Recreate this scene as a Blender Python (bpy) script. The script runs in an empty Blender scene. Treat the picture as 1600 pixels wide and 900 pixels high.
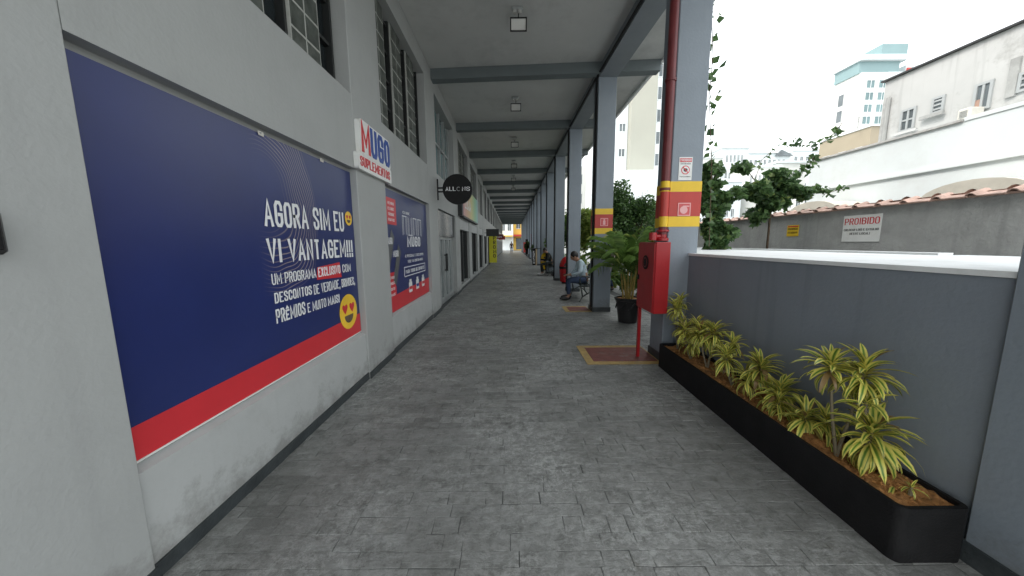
import bpy, math, random, bmesh
import numpy as np
from mathutils import Vector, Matrix
from math import sin, cos, pi, radians
random.seed(7); rng = np.random.default_rng(7)
S = bpy.context.scene; COL = S.collection
H = 1.5                                   # eye height, metres; many sizes below are in eye heights

# ---------------------------------------------------------------- camera
cam_d = bpy.data.cameras.new('camera'); cam = bpy.data.objects.new('camera', cam_d); COL.objects.link(cam)
cam_d.sensor_width = 36; cam_d.lens = 36*517/1600; cam_d.clip_start = .02; cam_d.clip_end = 3000
pitch = radians(7.71); roll = radians(.45)
cam.matrix_world = Matrix.Translation((0, 0, H)) @ Matrix.Rotation(radians(90)-pitch, 4, 'X') @ Matrix.Rotation(-roll, 4, 'Z')
S.camera = cam

# ---------------------------------------------------------------- sky and sun (hazy white daylight)
W = bpy.data.worlds.new('World'); S.world = W; W.use_nodes = True
wn = W.node_tree.nodes; wl = W.node_tree.links; wn.clear()
sky = wn.new('ShaderNodeTexSky'); sky.sky_type = 'NISHITA'; sky.sun_disc = False
SUN_EL, SUN_AZ = radians(50), radians(250)     # azimuth clockwise from +Y: sun to the left, behind the arcade
sky.sun_elevation = SUN_EL; sky.sun_rotation = SUN_AZ; sky.dust_density = 6; sky.air_density = 1.0; sky.ozone_density = 1
mix = wn.new('ShaderNodeMix'); mix.data_type = 'RGBA'; mix.inputs[0].default_value = .75
mix.inputs[7].default_value = (9.6, 9.9, 9.9, 1)        # even overcast veil over the blue
bg = wn.new('ShaderNodeBackground'); bg.inputs[1].default_value = .12
wo = wn.new('ShaderNodeOutputWorld')
wl.new(sky.outputs[0], mix.inputs[6]); wl.new(mix.outputs[2], bg.inputs[0]); wl.new(bg.outputs[0], wo.inputs[0])
sl = bpy.data.lights.new('sun', 'SUN'); sl.energy = .8; sl.angle = radians(14); sl.color = (1, .96, .9)
so = bpy.data.objects.new('sun', sl); COL.objects.link(so)
sd = Vector((sin(SUN_AZ)*cos(SUN_EL), cos(SUN_AZ)*cos(SUN_EL), sin(SUN_EL)))
so.rotation_euler = sd.to_track_quat('Z', 'Y').to_euler(); so.location = (30, -10, 60)
S.view_settings.view_transform = 'Standard'; S.view_settings.look = 'None'
S.view_settings.exposure = 1.3; S.view_settings.gamma = 1
S.render.engine = 'CYCLES'
S.cycles.max_bounces = 8; S.cycles.diffuse_bounces = 5; S.cycles.transparent_max_bounces = 12

# ---------------------------------------------------------------- materials
def mat(name, col, rough=.7, var=.12, scale=3., bump=0., bscale=60., metal=0., spec=.5, stain=None, stain_scale=1.5, stain_amt=.4, coat=0, trans=0, dirt=0, drips=0):
    m = bpy.data.materials.new(name); m.use_nodes = True
    n = m.node_tree.nodes; l = m.node_tree.links; b = n['Principled BSDF']
    b.inputs['Roughness'].default_value = rough; b.inputs['Metallic'].default_value = metal
    b.inputs['Specular IOR Level'].default_value = spec; b.inputs['Coat Weight'].default_value = coat
    b.inputs['Transmission Weight'].default_value = trans
    tc = n.new('ShaderNodeNewGeometry')
    nz = n.new('ShaderNodeTexNoise'); nz.inputs['Scale'].default_value = scale; nz.inputs['Detail'].default_value = 6; nz.inputs['Roughness'].default_value = .6
    l.new(tc.outputs['Position'], nz.inputs['Vector'])
    mr = n.new('ShaderNodeMapRange'); mr.inputs[1].default_value = .3; mr.inputs[2].default_value = .7
    mr.inputs[3].default_value = 1-var; mr.inputs[4].default_value = 1+var
    l.new(nz.outputs[0], mr.inputs[0])
    mx = n.new('ShaderNodeMix'); mx.data_type = 'RGBA'; mx.blend_type = 'MULTIPLY'; mx.inputs[0].default_value = 1
    mx.inputs[6].default_value = (*col, 1); l.new(mr.outputs[0], mx.inputs[7]); out = mx.outputs[2]
    if stain:
        n2 = n.new('ShaderNodeTexNoise'); n2.inputs['Scale'].default_value = stain_scale; n2.inputs['Detail'].default_value = 9; n2.inputs['Roughness'].default_value = .72
        l.new(tc.outputs['Position'], n2.inputs['Vector'])
        r2 = n.new('ShaderNodeMapRange'); r2.inputs[1].default_value = .52; r2.inputs[2].default_value = .68; r2.inputs[4].default_value = stain_amt
        l.new(n2.outputs[0], r2.inputs[0])
        m2 = n.new('ShaderNodeMix'); m2.data_type = 'RGBA'; l.new(r2.outputs[0], m2.inputs[0]); l.new(out, m2.inputs[6]); m2.inputs[7].default_value = (*stain, 1); out = m2.outputs[2]
    if dirt or drips:
        sp_ = n.new('ShaderNodeSeparateXYZ'); l.new(tc.outputs['Position'], sp_.inputs[0])
        def blend(fac, col_):
            global_out = n.new('ShaderNodeMix'); global_out.data_type = 'RGBA'; l.new(fac, global_out.inputs[0]); l.new(out, global_out.inputs[6]); global_out.inputs[7].default_value = (*col_, 1); return global_out.outputs[2]
        def mth(op, a, b_):
            q = n.new('ShaderNodeMath'); q.operation = op
            for i_, v_ in enumerate((a, b_)):
                if isinstance(v_, (int, float)): q.inputs[i_].default_value = v_
                else: l.new(v_, q.inputs[i_])
            return q.outputs[0]
        if dirt:   # mud splashed up from the paving
            nd = n.new('ShaderNodeTexNoise'); nd.inputs['Scale'].default_value = 5; nd.inputs['Detail'].default_value = 9; nd.inputs['Roughness'].default_value = .75; l.new(tc.outputs['Position'], nd.inputs[0])
            hz = n.new('ShaderNodeMapRange'); hz.inputs[1].default_value = .02; hz.inputs[2].default_value = .45; hz.inputs[3].default_value = .30; hz.inputs[4].default_value = -.12; l.new(sp_.outputs[2], hz.inputs[0])
            md = n.new('ShaderNodeMapRange'); md.inputs[1].default_value = .58; md.inputs[2].default_value = .80; md.inputs[4].default_value = dirt; l.new(mth('ADD', nd.outputs[0], hz.outputs[0]), md.inputs[0])
            out = blend(md.outputs[0], (.10, .095, .08))
        if drips:  # runs of rain water
            vm = n.new('ShaderNodeVectorMath'); vm.operation = 'MULTIPLY'; vm.inputs[1].default_value = (9, 9, .5); l.new(tc.outputs['Position'], vm.inputs[0])
            nd = n.new('ShaderNodeTexNoise'); nd.inputs['Scale'].default_value = 1; nd.inputs['Detail'].default_value = 5; l.new(vm.outputs[0], nd.inputs[0])
            md = n.new('ShaderNodeMapRange'); md.inputs[1].default_value = .55; md.inputs[2].default_value = .75; md.inputs[4].default_value = drips; l.new(nd.outputs[0], md.inputs[0])
            out = blend(md.outputs[0], tuple(c_*.62 for c_ in col))
    l.new(out, b.inputs['Base Color'])
    if bump:
        n3 = n.new('ShaderNodeTexNoise'); n3.inputs['Scale'].default_value = bscale; n3.inputs['Detail'].default_value = 5
        l.new(tc.outputs['Position'], n3.inputs['Vector'])
        bp = n.new('ShaderNodeBump'); bp.inputs['Strength'].default_value = bump; bp.inputs['Distance'].default_value = .01
        l.new(n3.outputs[0], bp.inputs['Height']); l.new(bp.outputs[0], b.inputs['Normal'])
    return m

M = {}
M['wall'] = mat('grey_wall_paint', (.36, .372, .365), .62, .05, 2.2, .22, 45, stain=(.29, .30, .29), stain_scale=1.1, stain_amt=.45, dirt=.45, drips=.12)
M['panel'] = mat('light_grey_wall_paint', (.42, .435, .43), .6, .05, 2.5, .2, 45, stain=(.33, .33, .32), stain_scale=1.4, stain_amt=.5, dirt=.5, drips=.15)
M['column'] = mat('blue_grey_column_paint', (.215, .25, .285), .55, .06, 2., .22, 40, stain=(.26, .29, .31), stain_scale=1.2, stain_amt=.4, dirt=.5, drips=.2)
M['parapet'] = mat('slate_grey_parapet_paint', (.205, .235, .27), .6, .07, 1.6, .25, 40, stain=(.24, .265, .29), stain_scale=1., stain_amt=.4, dirt=.5, drips=.35)
M['plinth'] = mat('dark_plinth_paint', (.035, .042, .045), .5, .25, 8., .3, 60, stain=(.12, .13, .13), stain_scale=7, stain_amt=.3)
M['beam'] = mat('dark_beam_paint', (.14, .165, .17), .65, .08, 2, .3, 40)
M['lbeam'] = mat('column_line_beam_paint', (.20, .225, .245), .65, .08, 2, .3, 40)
M['ceiling'] = mat('grey_ceiling_paint', (.58, .59, .575), .75, .05, 1.3, .35, 60, stain=(.38, .39, .38), stain_scale=.9, stain_amt=.5)
M['black'] = mat('black_paint', (.008, .008, .0085), .55, .2, 10, spec=.25)
M['blackplastic'] = mat('black_plastic', (.014, .014, .015), .35, .2, 12, .15, 80)
M['planter'] = mat('black_planter_coating', (.007, .007, .0075), .75, .3, 8, .4, 90, spec=.25, stain=(.018, .018, .018), stain_scale=5, stain_amt=.4)
M['darkglass'] = mat('dark_shop_glass', (.02, .026, .028), .08, .3, 1.5)
M['shopglass'] = mat('shop_door_glass', (.10, .13, .13), .06, .5, 2.5)
M['darkframe'] = mat('dark_window_frame', (.02, .022, .022), .5)
M['alu'] = mat('pale_aluminium_frame', (.42, .44, .44), .35, .05, metal=.3)
M['whiteframe'] = mat('white_frame_paint', (.7, .72, .72), .4)
M['whitetrim'] = mat('white_coping_paint', (.78, .8, .8), .6, .05, 3, .2, 40, stain=(.50, .50, .48), stain_scale=2.5, stain_amt=.45)
M['red'] = mat('red_enamel', (.34, .012, .016), .35, .1, 6, .05, 30, stain=(.28, .01, .012), stain_scale=4, stain_amt=.3)
M['redpipe'] = mat('dark_red_pipe_paint', (.13, .018, .02), .45, .15, 6)
M['bandred'] = mat('red_band_paint', (.42, .035, .025), .5, .08, 5)
M['bandyellow'] = mat('yellow_band_paint', (.72, .47, .02), .5, .08, 5)
M['matred'] = mat('worn_red_floor_paint', (.19, .06, .05), .65, .2, 9, .5, 30, stain=(.22, .19, .16), stain_scale=5, stain_amt=.6)
M['matyellow'] = mat('worn_yellow_floor_paint', (.42, .29, .10), .65, .2, 9, .5, 30, stain=(.25, .22, .17), stain_scale=6, stain_amt=.7)
M['white'] = mat('white_print', (.78, .79, .80), .45, .04, 5)
M['signwhite'] = mat('white_sign_board', (.72, .73, .71), .45, .06, 4, stain=(.55, .52, .45), stain_scale=5, stain_amt=.3)
M['printred'] = mat('red_print', (.58, .03, .04), .35, .05, 5)
M['printblue'] = mat('blue_print', (.012, .06, .30), .35)
M['printblack'] = mat('black_print', (.02, .02, .02), .4)
M['emoji'] = mat('yellow_print', (.85, .55, .04), .35)
M['gold'] = mat('thin_gold_print', (.30, .24, .22), .4)
M['bark'] = mat('brown_bark', (.12, .085, .055), .9, .3, 12, .6, 60)
M['stem'] = mat('grey_brown_plant_stem', (.20, .17, .11), .8, .2, 20)
M['palmstem'] = mat('yellow_palm_stem', (.32, .24, .06), .6, .3, 10)
M['soil'] = mat('orange_brown_soil', (.36, .17, .055), .95, .45, 25, 1., 70, stain=(.16, .085, .04), stain_scale=9, stain_amt=.8)
M['outwall'] = mat('rough_grey_render', (.34, .345, .335), .9, .14, 3, 1., 26, stain=(.25, .255, .245), stain_scale=1.3, stain_amt=.6, drips=.35)
M['clay'] = mat('weathered_clay_tile', (.50, .34, .28), .8, .3, 6, .4, 40, stain=(.16, .12, .10), stain_scale=4, stain_amt=.6)
M['bwhite'] = mat('white_building_render', (.68, .73, .74), .8, .05, .8, .2, 10, stain=(.55, .56, .55), stain_scale=.5, stain_amt=.4)
M['bdirty'] = mat('stained_grey_white_render', (.47, .475, .465), .85, .08, .8, .3, 10, stain=(.22, .215, .20), stain_scale=.75, stain_amt=.8, drips=.45)
M['bbeige'] = mat('beige_building_render', (.33, .285, .21), .85, .06, .6)
M['bpale'] = mat('pale_tower_render', (.70, .70, .67), .8, .04, .3)
M['bgreige'] = mat('grey_beige_tower_render', (.36, .36, .31), .8, .04, .3)
M['teal'] = mat('teal_tower_cladding', (.20, .30, .31), .5, .06, .4)
M['byellow'] = mat('yellow_building_render', (.75, .50, .10), .8, .08, .3)
M['farglass'] = mat('far_window_glass', (.12, .14, .15), .2, .3, .7)
M['tealglass'] = mat('teal_window_glass', (.14, .22, .23), .15, .3, .7)
M['asphalt'] = mat('asphalt', (.06, .06, .06), .9, .2, 3, .4, 60)
M['lot'] = mat('pale_concrete_ground', (.34, .345, .34), .85, .12, 1.2, .3, 30, stain=(.22, .22, .21), stain_scale=.8, stain_amt=.5)
M['skin'] = mat('skin', (.36, .20, .13), .55, .05, 20)
M['hair'] = mat('dark_hair', (.012, .010, .009), .6, .3, 60)
M['shirt'] = mat('light_blue_shirt', (.50, .62, .68), .8, .08, 12, .4, 30)
M['jeans'] = mat('dark_blue_jeans', (.03, .05, .10), .85, .2, 15, .3, 60)
M['jacket'] = mat('black_jacket', (.02, .025, .022), .8, .2, 12)
M['palecloth'] = mat('pale_green_cloth', (.36, .42, .33), .85, .08, 10)
M['pinkcloth'] = mat('pale_pink_shirt', (.50, .40, .38), .85, .08, 10)
M['shoe'] = mat('dark_shoe', (.03, .03, .03), .5)
M['shoewhite'] = mat('white_shoe', (.6, .6, .6), .5)
M['bench'] = mat('dark_green_bench_paint', (.03, .04, .037), .35, .2, 10)
M['binred'] = mat('glossy_red_bin', (.34, .012, .015), .22, .08, 5)
M['binyellow'] = mat('glossy_yellow_bin', (.66, .42, .02), .22, .08, 5)
M['wood'] = mat('pale_plywood', (.55, .42, .25), .7, .1, 6)
M['yellowbanner'] = mat('yellow_banner_print', (.72, .68, .03), .5, .05, 4)
M['lampglass'] = mat('pale_lamp_glass', (.55, .55, .52), .2)
M['acunit'] = mat('aged_white_plastic', (.62, .60, .54), .5)
M['curtain'] = mat('brown_curtain', (.34, .22, .17), .8)
M['canopy'] = mat('beige_canopy', (.55, .52, .45), .7)

def glassblock_mat():
    m = mat('ribbed_glass_block', (.075, .085, .075), .38, .4, 7, .15, 14, stain=(.17, .18, .16), stain_scale=4, stain_amt=.6)
    n = m.node_tree.nodes; l = m.node_tree.links; b = n['Principled BSDF']
    b.inputs['Specular IOR Level'].default_value = .3
    return m
M['glassblock'] = glassblock_mat()
M['mortar'] = mat('pale_mortar', (.42, .43, .40), .85, .1, 20)

def leaf_mat(name, a, b_, c=None, transl=.4):
    """a/b_ light and dark leaf greens picked per leaf (random per island)"""
    m = bpy.data.materials.new(name); m.use_nodes = True
    n = m.node_tree.nodes; l = m.node_tree.links; p = n['Principled BSDF']
    g = n.new('ShaderNodeNewGeometry'); r = n.new('ShaderNodeValToRGB')
    r.color_ramp.elements[0].color = (*b_, 1); r.color_ramp.elements[1].color = (*a, 1)
    if c: e = r.color_ramp.elements.new(.93); e.color = (*a, 1); r.color_ramp.elements[-1].color = (*c, 1)
    l.new(g.outputs['Random Per Island'], r.inputs[0]); l.new(r.outputs[0], p.inputs['Base Color'])
    p.inputs['Roughness'].default_value = .42
    t = n.new('ShaderNodeBsdfTranslucent'); l.new(r.outputs[0], t.inputs[0])
    ms = n.new('ShaderNodeMixShader'); ms.inputs[0].default_value = transl
    o = n['Material Output']; l.new(p.outputs[0], ms.inputs[1]); l.new(t.outputs[0], ms.inputs[2]); l.new(ms.outputs[0], o.inputs[0])
    return m
M['leafdark'] = leaf_mat('dark_green_leaf', (.11, .20, .055), (.032, .075, .025))
M['leafmid'] = leaf_mat('mid_green_leaf', (.14, .25, .05), (.045, .10, .025), (.30, .34, .07))
M['leafvine'] = leaf_mat('vine_leaf', (.12, .21, .07), (.035, .08, .03), (.30, .37, .11))
M['leafpalm'] = leaf_mat('palm_leaflet', (.20, .32, .07), (.07, .15, .03), (.42, .44, .12))
M['leaflime'] = leaf_mat('lime_green_leaf', (.36, .44, .09), (.14, .22, .04))

def variegated():
    m = bpy.data.materials.new('variegated_green_and_yellow_leaf'); m.use_nodes = True
    n = m.node_tree.nodes; l = m.node_tree.links; p = n['Principled BSDF']
    uv = n.new('ShaderNodeUVMap'); sx = n.new('ShaderNodeSeparateXYZ'); l.new(uv.outputs[0], sx.inputs[0])
    a = n.new('ShaderNodeMath'); a.operation = 'SUBTRACT'; a.inputs[1].default_value = .5; l.new(sx.outputs[0], a.inputs[0])
    b = n.new('ShaderNodeMath'); b.operation = 'ABSOLUTE'; l.new(a.outputs[0], b.inputs[0])
    oi = n.new('ShaderNodeObjectInfo')
    nz = n.new('ShaderNodeTexNoise'); nz.inputs['Scale'].default_value = 7
    mpn = n.new('ShaderNodeVectorMath'); mpn.operation = 'MULTIPLY'; mpn.inputs[1].default_value = (3, .4, 1); l.new(uv.outputs[0], mpn.inputs[0]); 
    ad = n.new('ShaderNodeVectorMath'); ad.operation = 'ADD'; l.new(mpn.outputs[0], ad.inputs[0]); l.new(oi.outputs['Location'], ad.inputs[1]); l.new(ad.outputs[0], nz.inputs[0])
    c = n.new('ShaderNodeMath'); c.operation = 'MULTIPLY_ADD'; c.inputs[1].default_value = .35; l.new(nz.outputs[0], c.inputs[0]); l.new(b.outputs[0], c.inputs[2])
    r = n.new('ShaderNodeValToRGB'); e = r.color_ramp.elements
    e[0].position = .22; e[0].color = (.10, .23, .03, 1); e[1].position = .42; e[1].color = (.82, .74, .17, 1)
    e2 = e.new(.33); e2.color = (.42, .50, .09, 1)
    l.new(c.outputs[0], r.inputs[0])
    hv = n.new('ShaderNodeHueSaturation'); mr = n.new('ShaderNodeMapRange'); mr.inputs[3].default_value = .62; mr.inputs[4].default_value = 1.12
    l.new(oi.outputs['Random'], mr.inputs[0]); l.new(mr.outputs[0], hv.inputs['Value']); l.new(r.outputs[0], hv.inputs['Color'])
    gt_ = n.new('ShaderNodeMapRange'); gt_.inputs[1].default_value = .93; gt_.inputs[2].default_value = .95; l.new(oi.outputs['Random'], gt_.inputs[0])
    tip = n.new('ShaderNodeMapRange'); tip.inputs[1].default_value = .90; tip.inputs[2].default_value = 1.0; tip.inputs[4].default_value = .7; l.new(sx.outputs[1], tip.inputs[0])
    mxx = n.new('ShaderNodeMath'); mxx.operation = 'MAXIMUM'; l.new(gt_.outputs[0], mxx.inputs[0]); l.new(tip.outputs[0], mxx.inputs[1])
    dd = n.new('ShaderNodeMix'); dd.data_type = 'RGBA'; l.new(mxx.outputs[0], dd.inputs[0]); l.new(hv.outputs[0], dd.inputs[6]); dd.inputs[7].default_value = (.26, .17, .07, 1)
    hv = dd
    l.new(hv.outputs[2], p.inputs['Base Color']); p.inputs['Roughness'].default_value = .38
    t = n.new('ShaderNodeBsdfTranslucent'); l.new(hv.outputs[2], t.inputs[0])
    ms = n.new('ShaderNodeMixShader'); ms.inputs[0].default_value = .22
    o = n['Material Output']; l.new(p.outputs[0], ms.inputs[1]); l.new(t.outputs[0], ms.inputs[2]); l.new(ms.outputs[0], o.inputs[0])
    return m
M['varieg'] = variegated()

def paver_mat(name, wet=False):
    """painted grey stamped stone: worn patches, scuffs, dark grime"""
    m = bpy.data.materials.new(name); m.use_nodes = True
    n = m.node_tree.nodes; l = m.node_tree.links; p = n['Principled BSDF']
    g = n.new('ShaderNodeNewGeometry')
    def noise(sc, det=8, ro=.65, vec=None, dist=0):
        z = n.new('ShaderNodeTexNoise'); z.inputs['Scale'].default_value = sc; z.inputs['Detail'].default_value = det; z.inputs['Roughness'].default_value = ro; z.inputs['Distortion'].default_value = dist
        l.new(vec or g.outputs['Position'], z.inputs['Vector']); return z.outputs[0]
    def rng_(x, a, b, c, d):
        r = n.new('ShaderNodeMapRange'); r.inputs[1].default_value = a; r.inputs[2].default_value = b; r.inputs[3].default_value = c; r.inputs[4].default_value = d
        l.new(x, r.inputs[0]); return r.outputs[0]
    def mixc(f, a, b, mode='MIX'):
        x = n.new('ShaderNodeMix'); x.data_type = 'RGBA'; x.blend_type = mode
        for i, v in ((0, f), (6, a), (7, b)):
            if hasattr(v, 'is_linked'): l.new(v, x.inputs[i])
            elif isinstance(v, (int, float)): x.inputs[i].default_value = v
            else: x.inputs[i].default_value = (*v, 1)
        return x.outputs[2]
    base = mixc(rng_(noise(.8), .35, .65, 0, 1), (.155, .157, .148), (.225, .230, .222))
    st = n.new('ShaderNodeVectorMath'); st.operation = 'MULTIPLY'; st.inputs[1].default_value = (3, 7, 1); l.new(g.outputs['Position'], st.inputs[0])
    base = mixc(rng_(noise(1.9, 10, .8, st.outputs[0], .5), .50, .60, 0, .45), base, (.30, .31, .30))
    base = mixc(rng_(noise(10, 10, .88, None, .2), .50, .58, 0, .55), base, (.085, .088, .080))
    pe = rng_(noise(.7, 5, .6), .42, .60, 0, 1); pk = n.new('ShaderNodeMath'); pk.operation = 'MULTIPLY'; l.new(pe, pk.inputs[0]); l.new(rng_(noise(17, 10, .88, None, .25), .49, .54, 0, .62), pk.inputs[1])
    base = mixc(pk.outputs[0], base, (.43, .44, .425))          # flaked paint
    base = mixc(rng_(noise(6, 10, .88, None, .3), .54, .61, 0, .6), base, (.07, .072, .066))
    base = mixc(rng_(noise(2.3, 9, .75), .60, .72, 0, .35), base, (.16, .14, .10))
    base = mixc(1., base, rng_(g.outputs['Random Per Island'], 0, 1, .84, 1.16), 'MULTIPLY')
    l.new(base, p.inputs['Base Color'])
    l.new(rng_(noise(3, 8, .7), .35, .65, .30, .58), p.inputs['Roughness'])
    h1 = noise(16, 8, .7, None, .5); h2 = noise(1.6, 6, .75, st.outputs[0], .8)
    ad = n.new('ShaderNodeMath'); ad.operation = 'MULTIPLY_ADD'; ad.inputs[1].default_value = .6; l.new(h1, ad.inputs[0]); l.new(h2, ad.inputs[2])
    bp = n.new('ShaderNodeBump'); bp.inputs['Strength'].default_value = .7; bp.inputs['Distance'].default_value = .016
    l.new(ad.outputs[0], bp.inputs['Height']); l.new(bp.outputs[0], p.inputs['Normal'])
    return m
M['paver'] = paver_mat('worn_grey_painted_stone')
M['joint'] = mat('dark_grimy_joint', (.09, .093, .09), .8, .3, 12, stain=(.03, .03, .03), stain_scale=6, stain_amt=.5)

def poster_mat():
    """navy vinyl with fine concentric gold rings"""
    m = mat('navy_poster_vinyl', (.017, .028, .125), .3, .12, 1.6, .03, 20)
    n = m.node_tree.nodes; l = m.node_tree.links; b = n['Principled BSDF']
    g = n.new('ShaderNodeNewGeometry')
    vs = n.new('ShaderNodeVectorMath'); vs.operation = 'SUBTRACT'; vs.inputs[1].default_value = (-1.1*H, 1.50*H, 1.22*H); l.new(g.outputs['Position'], vs.inputs[0])
    nz = n.new('ShaderNodeTexNoise'); nz.inputs['Scale'].default_value = 1.3; l.new(g.outputs['Position'], nz.inputs[0])
    ln = n.new('ShaderNodeVectorMath'); ln.operation = 'LENGTH'; l.new(vs.outputs[0], ln.inputs[0])
    a = n.new('ShaderNodeMath'); a.operation = 'MULTIPLY_ADD'; a.inputs[1].default_value = .35; l.new(nz.outputs[0], a.inputs[0]); l.new(ln.outputs['Value'], a.inputs[2])
    f = n.new('ShaderNodeMath'); f.operation = 'MULTIPLY'; f.inputs[1].default_value = 34; l.new(a.outputs[0], f.inputs[0])
    fr = n.new('ShaderNodeMath'); fr.operation = 'FRACT'; l.new(f.outputs[0], fr.inputs[0])
    lt = n.new('ShaderNodeMath'); lt.operation = 'LESS_THAN'; lt.inputs[1].default_value = .2; l.new(fr.outputs[0], lt.inputs[0])
    r0 = n.new('ShaderNodeMapRange'); r0.inputs[1].default_value = .40; r0.inputs[2].default_value = .55; l.new(a.outputs[0], r0.inputs[0])
    r1 = n.new('ShaderNodeMapRange'); r1.inputs[1].default_value = .84; r1.inputs[2].default_value = .80; l.new(a.outputs[0], r1.inputs[0])
    m1 = n.new('ShaderNodeMath'); m1.operation = 'MULTIPLY'; l.new(r0.outputs[0], m1.inputs[0]); l.new(r1.outputs[0], m1.inputs[1])
    sy_ = n.new('ShaderNodeSeparateXYZ'); l.new(vs.outputs[0], sy_.inputs[0]); r2 = n.new('ShaderNodeMapRange'); r2.inputs[1].default_value = -.05; r2.inputs[2].default_value = .2; l.new(sy_.outputs[1], r2.inputs[0])
    m0 = n.new('ShaderNodeMath'); m0.operation = 'MULTIPLY'; l.new(m1.outputs[0], m0.inputs[0]); l.new(r2.outputs[0], m0.inputs[1]); m1 = m0
    m2 = n.new('ShaderNodeMath'); m2.operation = 'MULTIPLY'; l.new(m1.outputs[0], m2.inputs[0]); l.new(lt.outputs[0], m2.inputs[1])
    m3 = n.new('ShaderNodeMath'); m3.operation = 'MULTIPLY'; m3.inputs[1].default_value = .65; l.new(m2.outputs[0], m3.inputs[0])
    old = b.inputs['Base Color'].links[0].from_socket
    mx = n.new('ShaderNodeMix'); mx.data_type = 'RGBA'; l.new(m3.outputs[0], mx.inputs[0]); l.new(old, mx.inputs[6]); mx.inputs[7].default_value = (.42, .34, .30, 1)
    l.new(mx.outputs[2], b.inputs['Base Color'])
    return m
M['poster'] = poster_mat()

def ramp_mat(name, axis, a, b, stops, rough=.4):
    m = bpy.data.materials.new(name); m.use_nodes = True
    n = m.node_tree.nodes; l = m.node_tree.links; p = n['Principled BSDF']; p.inputs['Roughness'].default_value = rough
    g = n.new('ShaderNodeNewGeometry'); s = n.new('ShaderNodeSeparateXYZ'); l.new(g.outputs['Position'], s.inputs[0])
    r = n.new('ShaderNodeMapRange'); r.inputs[1].default_value = a; r.inputs[2].default_value = b; l.new(s.outputs[axis], r.inputs[0])
    cr = n.new('ShaderNodeValToRGB'); e = cr.color_ramp.elements
    e[0].color = (*stops[0], 1); e[1].color = (*stops[-1], 1)
    for i, c in enumerate(stops[1:-1]): k = e.new((i+1)/(len(stops)-1)); k.color = (*c, 1)
    l.new(r.outputs[0], cr.inputs[0]); l.new(cr.outputs[0], p.inputs['Base Color']); return m
M['rainbow'] = ramp_mat('rainbow_print', 1, 6.9*H, 9.9*H, [(.55, .22, .25), (.62, .38, .2), (.6, .55, .22), (.25, .5, .28), (.2, .45, .45)])

# ---------------------------------------------------------------- builders
ORG = {}
def org(o): return ORG.get(o.name, Vector((0, 0, 0))) if o else Vector((0, 0, 0))
def tag(o, label=None, cat=None, group=None, kind=None):
    if label: o['label'] = label
    if cat: o['category'] = cat
    if group: o['group'] = group
    if kind: o['kind'] = kind
    return o
def thing(name, loc, label, cat, group=None, kind=None):
    o = bpy.data.objects.new(name, None); COL.objects.link(o); o.location = loc; o.empty_display_size = .1
    ORG[o.name] = Vector(loc); return tag(o, label, cat, group, kind)

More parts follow.
